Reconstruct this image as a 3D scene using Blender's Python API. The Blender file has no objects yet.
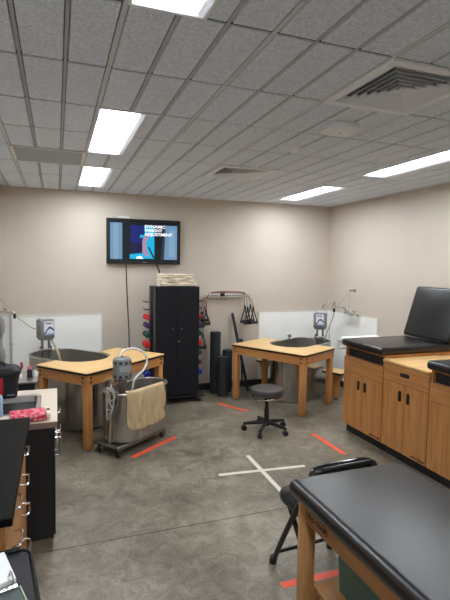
import bpy, bmesh, math, random
from mathutils import Vector, Matrix
random.seed(7)
C = bpy.context.scene.collection
PI = math.pi

# ------------------------------------------------------------------ helpers
def lin(v):
    v /= 255.0
    return v / 12.92 if v <= .04045 else ((v + .055) / 1.055) ** 2.4
def rgb(r, g, b): return (lin(r), lin(g), lin(b), 1)

def smooth_path(pts, n=8, closed=False):
    P = [Vector(p) for p in pts]; out = []
    N = len(P)
    rng = range(N if closed else N - 1)
    for i in rng:
        if closed: a, b, c, d = P[(i-1) % N], P[i], P[(i+1) % N], P[(i+2) % N]
        else: a, b, c, d = P[max(i-1, 0)], P[i], P[i+1], P[min(i+2, N-1)]
        for k in range(n):
            t = k / n
            out.append(.5*((2*b)+(c-a)*t+(2*a-5*b+4*c-d)*t*t+(3*b-a-3*c+d)*t**3))
    if not closed: out.append(P[-1])
    return out

class MB:
    def __init__(s): s.bm = bmesh.new()
    def _absorb(s, t, M=None, mat=0):
        if M is not None: bmesh.ops.transform(t, matrix=M, verts=t.verts)
        vm = {v: s.bm.verts.new(v.co) for v in t.verts}
        for f in t.faces:
            try:
                nf = s.bm.faces.new([vm[v] for v in f.verts]); nf.material_index = mat if mat is not None else f.material_index
            except ValueError: pass
        t.free(); return s
    def box(s, lo, hi, bev=0, seg=2, M=None, mat=0):
        t = bmesh.new(); bmesh.ops.create_cube(t, size=1)
        lo, hi = Vector(lo), Vector(hi); d = hi - lo; c = (hi + lo) / 2
        for v in t.verts: v.co = Vector((v.co.x*d.x, v.co.y*d.y, v.co.z*d.z)) + c
        if bev: bmesh.ops.bevel(t, geom=list(t.edges), offset=bev, segments=seg, profile=.5, affect='EDGES')
        return s._absorb(t, M, mat)
    def cyl(s, a, b, r, r2=None, n=20, mat=0, bev=0):
        a, b = Vector(a), Vector(b); d = b - a
        t = bmesh.new()
        bmesh.ops.create_cone(t, cap_ends=True, segments=n, radius1=r, radius2=r if r2 is None else r2, depth=d.length)
        if bev:
            es = [e for e in t.edges if len(e.link_faces) == 2 and any(len(f.verts) > 4 for f in e.link_faces)]
            bmesh.ops.bevel(t, geom=es, offset=bev, segments=3, profile=.5, affect='EDGES')
        M = Matrix.Translation((a+b)/2) @ d.to_track_quat('Z', 'Y').to_matrix().to_4x4()
        return s._absorb(t, M, mat)
    def lathe(s, prof, n=28, M=None, mat=0):
        t = bmesh.new(); rings = []
        for r, z in prof:
            if r < 1e-6: rings.append([t.verts.new((0, 0, z))])
            else: rings.append([t.verts.new((r*math.cos(2*PI*k/n), r*math.sin(2*PI*k/n), z)) for k in range(n)])
        for A, B in zip(rings, rings[1:]):
            for k in range(n):
                q = [A[k % len(A)], A[(k+1) % len(A)], B[(k+1) % len(B)], B[k % len(B)]]
                u = []
                for v in q:
                    if v not in u: u.append(v)
                if len(u) > 2: t.faces.new(u)
        return s._absorb(t, M, mat)
    def tube(s, pts, r, n=10, closed=False, mat=0, flat=1.0):
        P = [Vector(p) for p in pts]; N = len(P); rings = []; prev = None
        for i in range(N):
            if closed: T = P[(i+1) % N] - P[i-1]
            else: T = P[min(i+1, N-1)] - P[max(i-1, 0)]
            T.normalize()
            if prev is None:
                up = Vector((0, 0, 1)) if abs(T.z) < .9 else Vector((1, 0, 0))
                u = T.cross(up).normalized()
            else: u = (prev - T*prev.dot(T)).normalized()
            w = T.cross(u); prev = u
            rr = r[i] if isinstance(r, (list, tuple)) else r
            rings.append([s.bm.verts.new(P[i] + (u*math.cos(2*PI*k/n) + w*flat*math.sin(2*PI*k/n))*rr) for k in range(n)])
        for i in range(N if closed else N-1):
            A, B = rings[i], rings[(i+1) % N]
            for k in range(n):
                f = s.bm.faces.new([A[k], A[(k+1) % n], B[(k+1) % n], B[k]]); f.material_index = mat
        if not closed:
            for R in (rings[0][::-1], rings[-1]):
                f = s.bm.faces.new(R); f.material_index = mat
        return s
    def prism(s, poly, z0, z1, mat=0, side=None, M=None):
        t = bmesh.new(); n = len(poly)
        a = [t.verts.new((x, y, z0)) for x, y in poly]; b = [t.verts.new((x, y, z1)) for x, y in poly]
        sd = mat if side is None else side
        for k in range(n):
            f = t.faces.new([a[k], a[(k+1) % n], b[(k+1) % n], b[k]]); f.material_index = sd
        from mathutils.geometry import tessellate_polygon
        for i, j, k in tessellate_polygon([[Vector((x, y, 0)) for x, y in poly]]):
            for vs in ((a[i], a[k], a[j]), (b[i], b[j], b[k])):
                f = t.faces.new(vs); f.material_index = mat
        return s._absorb(t, M, None)
    def loops(s, L, cap0=False, cap1=False, mat=0):          # closed loops of equal length, skinned
        R = [[s.bm.verts.new(p) for p in l] for l in L]
        n = len(R[0])
        for A, B in zip(R, R[1:]):
            for k in range(n):
                f = s.bm.faces.new([A[k], A[(k+1) % n], B[(k+1) % n], B[k]]); f.material_index = mat
        if cap0: s.bm.faces.new(R[0][::-1]).material_index = mat
        if cap1: s.bm.faces.new(R[-1]).material_index = mat
        return s
    def sheet(s, G, th=.006, mat=0):                         # grid of points, given thickness
        rows, cols = len(G), len(G[0])
        N = [[None]*cols for _ in range(rows)]
        for i in range(rows):
            for j in range(cols):
                a = G[min(i+1, rows-1)][j] - G[max(i-1, 0)][j]; b = G[i][min(j+1, cols-1)] - G[i][max(j-1, 0)]
                N[i][j] = a.cross(b).normalized()*th/2
        A = [[s.bm.verts.new(G[i][j]+N[i][j]) for j in range(cols)] for i in range(rows)]
        B = [[s.bm.verts.new(G[i][j]-N[i][j]) for j in range(cols)] for i in range(rows)]
        for i in range(rows-1):
            for j in range(cols-1):
                s.bm.faces.new([A[i][j], A[i][j+1], A[i+1][j+1], A[i+1][j]]).material_index = mat
                s.bm.faces.new([B[i][j], B[i+1][j], B[i+1][j+1], B[i][j+1]]).material_index = mat
        per = [(i, 0) for i in range(rows)] + [(rows-1, j) for j in range(1, cols)] + [(i, cols-1) for i in range(rows-2, -1, -1)] + [(0, j) for j in range(cols-2, 0, -1)]
        for k in range(len(per)):
            (i, j), (i2, j2) = per[k], per[(k+1) % len(per)]
            s.bm.faces.new([A[i][j], A[i2][j2], B[i2][j2], B[i][j]]).material_index = mat
        return s
    def build(s, name, mats, parent=None, label=None, ang=35, flat=False):
        bmesh.ops.recalc_face_normals(s.bm, faces=s.bm.faces)
        me = bpy.data.meshes.new(name); s.bm.to_mesh(me); s.bm.free()
        for m in (mats if isinstance(mats, (list, tuple)) else [mats]): me.materials.append(m)
        if not flat:
            for p in me.polygons: p.use_smooth = True
            me.set_sharp_from_angle(angle=math.radians(ang))
        o = bpy.data.objects.new(name, me); C.objects.link(o)
        if parent is not None: o.parent = parent
        if label: o['label'] = label
        return o

def tag(o, label, cat, group=None):
    o['label'] = label; o['category'] = cat
    if group: o['group'] = group
    return o
def thing(name, label, cat, loc=(0, 0, 0), rz=0, group=None):
    o = bpy.data.objects.new(name, None); C.objects.link(o); o.empty_display_size = .1
    o.location = loc; o.rotation_euler = (0, 0, rz)
    return tag(o, label, cat, group)
def struct(o): o['kind'] = 'structure'; return o
def kids(o): return [c for c in bpy.data.objects if c.parent is o]
def copy_tree(o, parent=None):
    c = o.copy(); C.objects.link(c)
    if parent is not None: c.parent = parent
    for k in kids(o): copy_tree(k, c)
    return c
def text_mesh(name, body, size, mat, parent=None, depth=.0006, align='CENTER', font_scale=1.0):
    cu = bpy.data.curves.new(name, 'FONT'); cu.body = body; cu.size = size; cu.offset = size*.03; cu.extrude = depth
    cu.align_x = align; cu.align_y = 'CENTER'; cu.space_line = 1.0
    to = bpy.data.objects.new(name + '_t', cu); C.objects.link(to)
    bpy.context.view_layer.update()
    me = bpy.data.meshes.new_from_object(to); bpy.data.objects.remove(to)
    me.materials.clear(); me.materials.append(mat)
    o = bpy.data.objects.new(name, me); C.objects.link(o)
    if parent is not None: o.parent = parent
    return o

# ------------------------------------------------------------------ materials
def base_mat(name):
    m = bpy.data.materials.new(name); m.use_nodes = True
    nt = m.node_tree; b = nt.nodes['Principled BSDF']
    return m, nt, b
def mat(name, col, rough=.5, metal=0, var=.06, scale=20, bump=0, bscale=200, spec=.5, coat=0):
    m, nt, b = base_mat(name); N = nt.nodes; L = nt.links
    b.inputs['Roughness'].default_value = rough; b.inputs['Metallic'].default_value = metal
    b.inputs['Specular IOR Level'].default_value = spec
    if coat: b.inputs['Coat Weight'].default_value = coat; b.inputs['Coat Roughness'].default_value = .15
    tc = N.new('ShaderNodeTexCoord'); nz = N.new('ShaderNodeTexNoise'); nz.inputs['Scale'].default_value = scale; nz.inputs['Detail'].default_value = 4
    L.new(tc.outputs['Object'], nz.inputs['Vector'])
    r = N.new('ShaderNodeValToRGB'); r.color_ramp.elements[0].position = .3; r.color_ramp.elements[1].position = .7
    r.color_ramp.elements[0].color = tuple(c*(1-var) for c in col[:3]) + (1,)
    r.color_ramp.elements[1].color = tuple(min(1, c*(1+var)) for c in col[:3]) + (1,)
    L.new(nz.outputs['Fac'], r.inputs['Fac']); L.new(r.outputs['Color'], b.inputs['Base Color'])
    if bump:
        n2 = N.new('ShaderNodeTexNoise'); n2.inputs['Scale'].default_value = bscale; L.new(tc.outputs['Object'], n2.inputs['Vector'])
        bp = N.new('ShaderNodeBump'); bp.inputs['Strength'].default_value = bump; bp.inputs['Distance'].default_value = .002
        L.new(n2.outputs['Fac'], bp.inputs['Height']); L.new(bp.outputs['Normal'], b.inputs['Normal'])
    return m
def wood(name, c1, c2, axis='Z', rough=.42, scale=1.0):
    m, nt, b = base_mat(name); N = nt.nodes; L = nt.links
    tc = N.new('ShaderNodeTexCoord'); mp = N.new('ShaderNodeMapping')
    s = [26*scale]*3; s['XYZ'.index(axis)] = 1.6*scale
    mp.inputs['Scale'].default_value = s
    L.new(tc.outputs['Object'], mp.inputs['Vector'])
    n1 = N.new('ShaderNodeTexNoise'); n1.inputs['Scale'].default_value = 1; n1.inputs['Detail'].default_value = 6; n1.inputs['Distortion'].default_value = .6
    L.new(mp.outputs['Vector'], n1.inputs['Vector'])
    mp2 = N.new('ShaderNodeMapping'); s2 = [150*scale]*3; s2['XYZ'.index(axis)] = 5*scale; mp2.inputs['Scale'].default_value = s2
    L.new(tc.outputs['Object'], mp2.inputs['Vector'])
    n2 = N.new('ShaderNodeTexNoise'); n2.inputs['Scale'].default_value = 1; n2.inputs['Detail'].default_value = 3
    L.new(mp2.outputs['Vector'], n2.inputs['Vector'])
    mx = N.new('ShaderNodeMath'); mx.operation = 'MULTIPLY_ADD'; mx.inputs[1].default_value = .35
    L.new(n2.outputs['Fac'], mx.inputs[0])
    sc = N.new('ShaderNodeMath'); sc.operation = 'MULTIPLY'; sc.inputs[1].default_value = .65; L.new(n1.outputs['Fac'], sc.inputs[0])
    L.new(sc.outputs[0], mx.inputs[2])
    r = N.new('ShaderNodeValToRGB'); r.color_ramp.elements[0].position = .36; r.color_ramp.elements[1].position = .62
    r.color_ramp.elements[0].color = c2; r.color_ramp.elements[1].color = c1
    L.new(mx.outputs[0], r.inputs['Fac']); L.new(r.outputs['Color'], b.inputs['Base Color'])
    b.inputs['Roughness'].default_value = rough
    return m
def steel(name, col, rough=.3, axis='Z'):
    m, nt, b = base_mat(name); N = nt.nodes; L = nt.links
    tc = N.new('ShaderNodeTexCoord'); mp = N.new('ShaderNodeMapping')
    s = [16]*3; s['XYZ'.index(axis)] = .6; mp.inputs['Scale'].default_value = s
    L.new(tc.outputs['Object'], mp.inputs['Vector'])
    n1 = N.new('ShaderNodeTexNoise'); n1.inputs['Scale'].default_value = 1; n1.inputs['Detail'].default_value = 3
    L.new(mp.outputs['Vector'], n1.inputs['Vector'])
    r = N.new('ShaderNodeMapRange'); r.inputs['To Min'].default_value = rough*.97; r.inputs['To Max'].default_value = rough*1.04
    L.new(n1.outputs['Fac'], r.inputs['Value']); L.new(r.outputs['Result'], b.inputs['Roughness'])
    cr = N.new('ShaderNodeValToRGB'); cr.color_ramp.elements[0].color = tuple(c*.9 for c in col[:3])+(1,); cr.color_ramp.elements[1].color = col
    L.new(n1.outputs['Fac'], cr.inputs['Fac']); L.new(cr.outputs['Color'], b.inputs['Base Color'])
    b.inputs['Metallic'].default_value = 1
    return m
def glow(name, col, strength):
    m, nt, b = base_mat(name)
    b.inputs['Base Color'].default_value = (.015, .016, .018, 1) if strength < 3 else (.8, .8, .8, 1)
    b.inputs['Emission Color'].default_value = col; b.inputs['Emission Strength'].default_value = strength
    b.inputs['Roughness'].default_value = .4; b.inputs['Specular IOR Level'].default_value = .12
    return m

M = {}
M['wall'] = mat('wall_paint', rgb(203, 192, 178), .62, var=.02, scale=3, bump=.12, bscale=350)
M['panel'] = mat('white_panel', rgb(248, 249, 245), .38, var=.015, scale=4)
M['trim_white'] = mat('white_trim', rgb(222, 222, 216), .4, var=.02)
M['base'] = mat('rubber_base', rgb(38, 37, 37), .5, var=.1)
M['white_metal'] = mat('white_metal', rgb(226, 226, 222), .42, var=.02)
M['tee'] = mat('ceiling_grid_white', rgb(206, 210, 216), .5, var=.02)
M['score'] = mat('score_line_shade', rgb(186, 188, 192), .8, var=.03)  # greyer than the tile, paints shade into the scored grooves
M['gap'] = mat('grid_shadow_gap', rgb(118, 120, 124), .7, var=.03)
M['fixture'] = mat('fixture_white', rgb(240, 244, 250), .45, var=.01)
M['grey_metal'] = mat('grey_metal', rgb(152, 157, 166), .5, var=.03)
M['duct'] = mat('dark_recess_shade', rgb(58, 62, 68), .6, var=.1)  # dark tone standing in for shade in vent ducts and cross joints
M['plastic_white'] = mat('white_plastic', rgb(224, 223, 218), .4, var=.02)
M['black_plastic'] = mat('black_plastic', rgb(24, 24, 25), .35, var=.1)
M['black_metal'] = mat('black_metal', rgb(20, 20, 21), .3, var=.1)
M['locker'] = mat('black_cabinet_paint', rgb(19, 21, 28), .5, var=.05, scale=6, spec=.3)
M['locker_edge'] = mat('dark_grey_edge', rgb(92, 92, 92), .45, var=.05)
M['vinyl'] = mat('black_vinyl', rgb(14, 15, 16), .28, var=.06, scale=5, bump=.25, bscale=420, spec=.65)
M['vinyl_stool'] = mat('grey_vinyl', rgb(62, 60, 58), .42, var=.05, scale=8, bump=.2, bscale=400)
M['vinyl_gloss'] = mat('glossy_black_vinyl', rgb(22, 22, 23), .16, var=.1, scale=12, bump=.5, bscale=40, spec=.7)
M['foam'] = mat('charcoal_foam', rgb(40, 43, 47), .8, var=.08, scale=60, bump=.4, bscale=300)
M['steel'] = steel('brushed_steel', (.53, .515, .485, 1), .27)
M['steel_in'] = steel('lightened_steel_inside', (.62, .60, .56, 1), .36)  # paler copy of the steel, lifts the dark tub interiors
M['steel_x'] = steel('brushed_steel_flat', (.6, .58, .55, 1), .32, 'X')
M['chrome'] = mat('chrome', (.72, .71, .69, 1), .16, 1, var=.03)
M['galv'] = mat('dull_steel', (.30, .295, .28, 1), .38, 1, var=.08)
M['oak'] = wood('honey_oak', rgb(204, 146, 88), rgb(172, 114, 62), 'Z', .42)
M['oak_y'] = wood('honey_oak_level', rgb(204, 146, 88), rgb(172, 114, 62), 'Y', .42)
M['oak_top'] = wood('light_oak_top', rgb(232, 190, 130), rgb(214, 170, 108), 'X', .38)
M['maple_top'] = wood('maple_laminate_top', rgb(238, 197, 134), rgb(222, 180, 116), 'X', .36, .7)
M['pine'] = wood('table_leg_wood', rgb(208, 148, 88), rgb(184, 122, 66), 'Z', .45)
M['pine_x'] = wood('table_apron_wood', rgb(208, 148, 88), rgb(184, 122, 66), 'X', .45)
M['ttwood'] = wood('treatment_table_wood', rgb(196, 148, 96), rgb(168, 120, 72), 'Z', .42)
M['ttwood_y'] = wood('treatment_table_rail', rgb(190, 142, 90), rgb(164, 116, 68), 'Y', .42)
M['black_lam'] = mat('black_laminate', rgb(15, 14, 12), .5, var=.1, scale=40, spec=.08)
M['black_panel'] = mat('black_panel', rgb(22, 24, 28), .5, var=.1, scale=8)
M['beige_lam'] = mat('beige_laminate', rgb(216, 202, 184), .4, var=.03, scale=80)
M['beige_edge'] = mat('taupe_edge', rgb(128, 112, 98), .5, var=.03)
M['towel'] = mat('tan_towel', rgb(204, 178, 138), .95, var=.08, scale=120, bump=.8, bscale=260)
M['cream_towel'] = mat('cream_towel', rgb(240, 226, 202), .95, var=.05, scale=90, bump=.7, bscale=240)
M['hose_white'] = mat('white_hose', rgb(222, 220, 214), .4, var=.02)
M['hose_grey'] = mat('grey_hose', rgb(186, 184, 178), .5, var=.03)
M['hose_tan'] = mat('tan_hose', rgb(190, 172, 140), .5, var=.03)
M['cord'] = mat('dark_cord', rgb(70, 64, 60), .5, var=.05)
M['motor'] = mat('hammered_grey_paint', rgb(128, 130, 130), .42, var=.05, scale=60, bump=.2, bscale=180)
M['motor_dark'] = mat('vent_dark', rgb(40, 42, 44), .6)
M['tape_orange'] = mat('orange_tape', rgb(250, 92, 60), .5, var=.04, scale=12)
M['tape_cream'] = mat('cream_tape', rgb(226, 216, 200), .55, var=.05, scale=12)
M['teal'] = mat('teal_bin_plastic', rgb(80, 114, 110), .55, var=.06, scale=6)
M['nylon'] = mat('black_nylon', rgb(34, 35, 38), .7, var=.1, scale=50, bump=.3, bscale=300)
M['red'] = mat('red_fabric', rgb(178, 26, 44), .6, var=.06)
M['red_plastic'] = mat('red_plastic', rgb(200, 40, 48), .35)
M['pink'] = mat('pink_plastic', rgb(236, 120, 130), .4)
M['blue_bottle'] = mat('pale_blue_plastic', rgb(150, 182, 214), .3, var=.03)
M['ink'] = mat('dark_brown_print', rgb(62, 30, 22), .6)
M['label_white'] = mat('white_label', rgb(226, 230, 236), .4, var=.01)
M['label_blue'] = mat('blue_label', rgb(40, 66, 140), .4)
M['label_pale'] = mat('pale_blue_label', rgb(170, 190, 220), .4)
M['paper'] = mat('white_paper', rgb(240, 242, 244), .7, var=.01)
M['binder'] = mat('grey_binder', rgb(72, 82, 82), .5, var=.04)
M['binder_edge'] = mat('pale_green_edge', rgb(176, 196, 172), .5)
M['bag_liner'] = mat('black_liner', rgb(34, 38, 40), .4, var=.12, scale=10, bump=.8, bscale=14)
M['lens_white'] = glow('lamp_diffuser', (.91, .965, 1.03, 1), 13.5)

def floor_mat():
    m, nt, b = base_mat('sealed_concrete'); N = nt.nodes; L = nt.links
    tc = N.new('ShaderNodeTexCoord')
    n1 = N.new('ShaderNodeTexNoise'); n1.inputs['Scale'].default_value = 1.1; n1.inputs['Detail'].default_value = 9; n1.inputs['Roughness'].default_value = .62; n1.inputs['Distortion'].default_value = .5
    n2 = N.new('ShaderNodeTexNoise'); n2.inputs['Scale'].default_value = 7; n2.inputs['Detail'].default_value = 8; n2.inputs['Roughness'].default_value = .7; n2.inputs['Distortion'].default_value = 1.2
    n3 = N.new('ShaderNodeTexNoise'); n3.inputs['Scale'].default_value = 60; n3.inputs['Detail'].default_value = 4
    for n in (n1, n2, n3): L.new(tc.outputs['Object'], n.inputs['Vector'])
    a = N.new('ShaderNodeMath'); a.operation = 'ADD'; L.new(n1.outputs['Fac'], a.inputs[0]); L.new(n2.outputs['Fac'], a.inputs[1])
    a2 = N.new('ShaderNodeMath'); a2.operation = 'MULTIPLY_ADD'; a2.inputs[1].default_value = .35
    L.new(n3.outputs['Fac'], a2.inputs[0]); L.new(a.outputs[0], a2.inputs[2])
    d = N.new('ShaderNodeMath'); d.operation = 'DIVIDE'; d.inputs[1].default_value = 2.35; L.new(a2.outputs[0], d.inputs[0])
    r = N.new('ShaderNodeValToRGB'); e = r.color_ramp.elements
    e[0].position = .38; e[0].color = rgb(86, 78, 66); e[1].position = .63; e[1].color = rgb(164, 156, 138)
    k = e.new(.5); k.color = rgb(126, 117, 101)
    L.new(d.outputs[0], r.inputs['Fac']); L.new(r.outputs['Color'], b.inputs['Base Color'])
    rr = N.new('ShaderNodeMapRange'); rr.inputs['To Min'].default_value = .32; rr.inputs['To Max'].default_value = .55
    L.new(n2.outputs['Fac'], rr.inputs['Value']); L.new(rr.outputs['Result'], b.inputs['Roughness'])
    bp = N.new('ShaderNodeBump'); bp.inputs['Strength'].default_value = .08; bp.inputs['Distance'].default_value = .003
    L.new(n2.outputs['Fac'], bp.inputs['Height']); L.new(bp.outputs['Normal'], b.inputs['Normal'])
    return m
def tile_mat():
    m, nt, b = base_mat('mineral_fibre_tile'); N = nt.nodes; L = nt.links
    tc = N.new('ShaderNodeTexCoord')
    n1 = N.new('ShaderNodeTexNoise'); n1.inputs['Scale'].default_value = 75; n1.inputs['Detail'].default_value = 6; n1.inputs['Roughness'].default_value = .75
    L.new(tc.outputs['Object'], n1.inputs['Vector'])
    r = N.new('ShaderNodeValToRGB'); e = r.color_ramp.elements
    e[0].position = .4; e[0].color = rgb(206, 217, 234); e[1].position = .62; e[1].color = rgb(240, 247, 255)
    L.new(n1.outputs['Fac'], r.inputs['Fac']); L.new(r.outputs['Color'], b.inputs['Base Color'])
    b.inputs['Roughness'].default_value = .9
    bp = N.new('ShaderNodeBump'); bp.inputs['Strength'].default_value = .5; bp.inputs['Distance'].default_value = .004
    L.new(n1.outputs['Fac'], bp.inputs['Height']); L.new(bp.outputs['Normal'], b.inputs['Normal'])
    return m
def pattern_mat():
    m, nt, b = base_mat('red_white_pattern'); N = nt.nodes; L = nt.links
    tc = N.new('ShaderNodeTexCoord'); v = N.new('ShaderNodeTexVoronoi'); v.inputs['Scale'].default_value = 36; v.inputs['Randomness'].default_value = .7
    L.new(tc.outputs['Object'], v.inputs['Vector'])
    r = N.new('ShaderNodeValToRGB'); e = r.color_ramp.elements
    e[0].position = .28; e[0].color = rgb(236, 150, 164); e[1].position = .55; e[1].color = rgb(206, 34, 66)
    L.new(v.outputs['Distance'], r.inputs['Fac']); L.new(r.outputs['Color'], b.inputs['Base Color'])
    b.inputs['Roughness'].default_value = .6
    return m
M['floor'] = floor_mat(); M['tile'] = tile_mat(); M['pattern'] = pattern_mat()

# ------------------------------------------------------------------ room shell
XL, XR, YF, YB, H = -.66, 4.16, -2.6, 6.52, 2.819
f = MB(); f.box((XL-.15, YF-.15, -.1), (XR+.15, YB+.15, 0)); struct(f.build('floor', M['floor'], flat=True))
for nm, lo, hi in (('wall_left', (XL-.12, YF-.12, 0), (XL, YB+.12, H+.15)), ('wall_right', (XR, YF-.12, 0), (XR+.12, YB+.12, H+.15)),
                   ('wall_back', (XL, YB, 0), (XR, YB+.12, H+.15)), ('wall_front', (XL, YF-.12, 0), (XR, YF, H+.15))):
    w = MB(); w.box(lo, hi); struct(w.build(nm, M['wall'], flat=True))
BT = .012
for nm, lo, hi in (('baseboard_left', (XL, YF, 0), (XL+BT, YB, .1)), ('baseboard_right', (XR-BT, YF, 0), (XR, YB, .1)),
                   ('baseboard_back', (XL+BT, YB-BT, 0), (XR-BT, YB, .1))):
    w = MB(); w.box(lo, hi, .003, 1); struct(w.build(nm, M['base'], flat=True))
# floor control joints (saw cuts filled dark)
j = MB(); j.box((XL+.02, 3.066, 0), (XR-.02, 3.071, .0008)); struct(j.build('trim_1', M['base'], flat=True))

# ceiling: 2x2 ft grid with tiles scored into three planks
FIX = []       # openings for lights and vents (x0, x1, y0, y1)
LIGHTS = [(.26, .565, .60, 1.82), (.26, .565, 3.04, 4.257), (.26, .565, 4.87, 6.09), (3.01, 3.33, 2.955, 4.17), (3.01, 3.33, 4.87, 6.09),
          (.26, .565, -1.84, -.62), (3.01, 3.33, -1.84, -.62)]  # unseen rear pair, added to give the room more light
X0, DX, Y0, DY = -.151, .2032, 2.429, .6096
VENT_NEAR = (X0+8*DX, X0+11*DX, Y0-DY, Y0); VENT_FAR = (X0+8.5*DX, X0+11.0*DX, Y0+3*DY, Y0+4*DY)
VENT_NEAR = (1.475, 2.075, 1.82, 2.429); VENT_FAR = (1.50, 2.08, 4.26, 4.868)
RETURN = (-.354, .255, 4.268, 4.858)
FIX = LIGHTS + [VENT_NEAR, VENT_FAR, RETURN]
def subtract(rect, holes, gap=.002):
    rects = [rect]
    for (p, q, r, s) in holes:
        new = []
        for (u0, u1, v0, v1) in rects:
            if u1 <= p or u0 >= q or v1 <= r or v0 >= s: new.append((u0, u1, v0, v1)); continue
            if u0 < p: new.append((u0, p-gap, v0, v1))
            if u1 > q: new.append((q+gap, u1, v0, v1))
            m0, m1 = max(u0, p), min(u1, q)
            if v0 < r: new.append((m0, m1, v0, r-gap))
            if v1 > s: new.append((m0, m1, s+gap, v1))
        rects = [k for k in new if k[1]-k[0] > .004 and k[3]-k[2] > .004]
    return rects
c = MB()
for u0, u1, v0, v1 in subtract((XL, XR, YF, YB), FIX, 0): c.box((u0, v0, H+.013), (u1, v1, H+.15), mat=2)
c.box((XL, YF, H+.15), (XR, YB, H+.2), mat=1)
g = .007
for a in range(-3, 23):
    for b in range(-9, 8):
        x0, x1, y0, y1 = X0+a*DX, X0+(a+1)*DX, Y0+b*DY, Y0+(b+1)*DY
        gl = .014 if a % 3 == 2 else .011; gr = .014 if (a+1) % 3 == 2 else .011
        x0, x1, y0, y1 = max(x0+gl, XL), min(x1-gr, XR), max(y0+.0075, YF), min(y1-.0075, YB)
        if x1-x0 < .02 or y1-y0 < .02: continue
        rects = subtract((x0, x1, y0, y1), FIX)
        for (u0, u1, v0, v1) in rects:
            t = bmesh.new()
            zt, zb, e = H+.0135, H, .0035
            lo = [t.verts.new(p) for p in ((u0, v0, zt), (u1, v0, zt), (u1, v1, zt), (u0, v1, zt))]
            hi = [t.verts.new(p) for p in ((u0+e, v0+e, zb), (u1-e, v0+e, zb), (u1-e, v1-e, zb), (u0+e, v1-e, zb))]
            for k in range(4): t.faces.new([lo[k], lo[(k+1) % 4], hi[(k+1) % 4], hi[k]])
            t.faces.new(hi); c._absorb(t, None, 0)
for a in range(-3, 24):
    x = X0+a*DX
    if XL < x < XR:
        k, zz = (.0105, .0015) if a % 3 == 2 else (.007, .004)
        for u0, u1, v0, v1 in subtract((x-k, x+k, YF, YB), FIX, 0): c.box((u0, v0, H+zz), (u1, v1, H+.0135), mat=1 if a % 3 == 2 else 3)
for b in range(-8, 7):
    y = Y0+b*DY
    for u0, u1, v0, v1 in subtract((XL, XR, y-.0055, y+.0055), FIX, 0): c.box((u0, v0, H+.005), (u1, v1, H+.0136), mat=4)  # dark strips paint the shaded joints between tile rows
struct(c.build('ceiling', [M['tile'], M['tee'], M['gap'], M['score'], M['duct']], flat=True))

# white splash panels
def panel(label, pts, grp=None):
    t = thing('splash_panel', label, 'wall panel', pts[0][0])
    o = Vector(pts[0][0])
    for lo, hi in pts:
        m = MB(); m.box(Vector(lo)-o, Vector(hi)-o, .002, 1); m.build('sheet', M['panel'], t)
    return t, o
t, o = panel('white splash panel on the back wall behind the left whirlpool', [((XL+.002, YB-.014, .1), (.572, YB-.001, 1.165))])
m = MB(); m.box(Vector((.565, YB-.019, .1))-o, Vector((.582, YB-.001, 1.172))-o); m.box(Vector((XL+.002, YB-.019, 1.165))-o, Vector((.565, YB-.001, 1.178))-o); m.build('edge_trim', M['trim_white'], t)
t, o = panel('white splash panels wrapping the room corner behind the right whirlpool', [((2.93, YB-.014, .1), (XR-.016, YB-.001, 1.15)), ((XR-.014, 5.245, .1), (XR-.001, YB-.016, 1.15))])
m = MB(); m.box(Vector((2.922, YB-.018, .1))-o, Vector((2.934, YB-.001, 1.158))-o); m.box(Vector((XR-.018, 5.24, .1))-o, Vector((XR-.001, 5.252, 1.158))-o)
m.box(Vector((2.934, YB-.018, 1.15))-o, Vector((XR-.02, YB-.001, 1.158))-o); m.box(Vector((XR-.018, 5.252, 1.15))-o, Vector((XR-.001, YB-.02, 1.158))-o); m.build('edge_trim', M['trim_white'], t)

# ------------------------------------------------------------------ ceiling fixtures
LL = ['ceiling light nearest the camera at the top edge of the photo', 'long left ceiling light between the near one and far left one',
      'far left ceiling light closest to the television wall', 'long right ceiling light running out at the right edge of the photo', 'far right ceiling light closest to the back wall',
      'added left ceiling light at the rear of the room, unseen', 'added right ceiling light at the rear of the room, unseen']
for (x0, x1, y0, y1), lb in zip(LIGHTS, LL):
    cx, cy = (x0+x1)/2, (y0+y1)/2
    t = thing('ceiling_light', 'white fluorescent ' + lb, 'ceiling light', (cx, cy, H), 0, 'fluorescent ceiling lights')
    hx, hy = (x1-x0)/2, (y1-y0)/2; w = .03
    def ring(l, r, e, z): return [(-hx+l, -hy+e, z), (hx-r, -hy+e, z), (hx-r, hy-e, z), (-hx+l, hy-e, z)]
    m = MB(); m.loops([ring(0, 0, 0, .004), ring(0, 0, 0, -.006), ring(.012, .012, .014, -.006), ring(.014, .040, .03, .003), ring(.016, .045, .034, .014), ring(.016, .045, .034, .035), ring(0, 0, 0, .035), ring(0, 0, 0, .004)])
    m.build('frame', M['fixture'], t, flat=True)
    m = MB(); m.box((-hx+.0165, -hy+.0345, .012), (hx-.0455, hy-.0345, .03)); m.build('diffuser', M['lens_white'], t)

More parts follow.
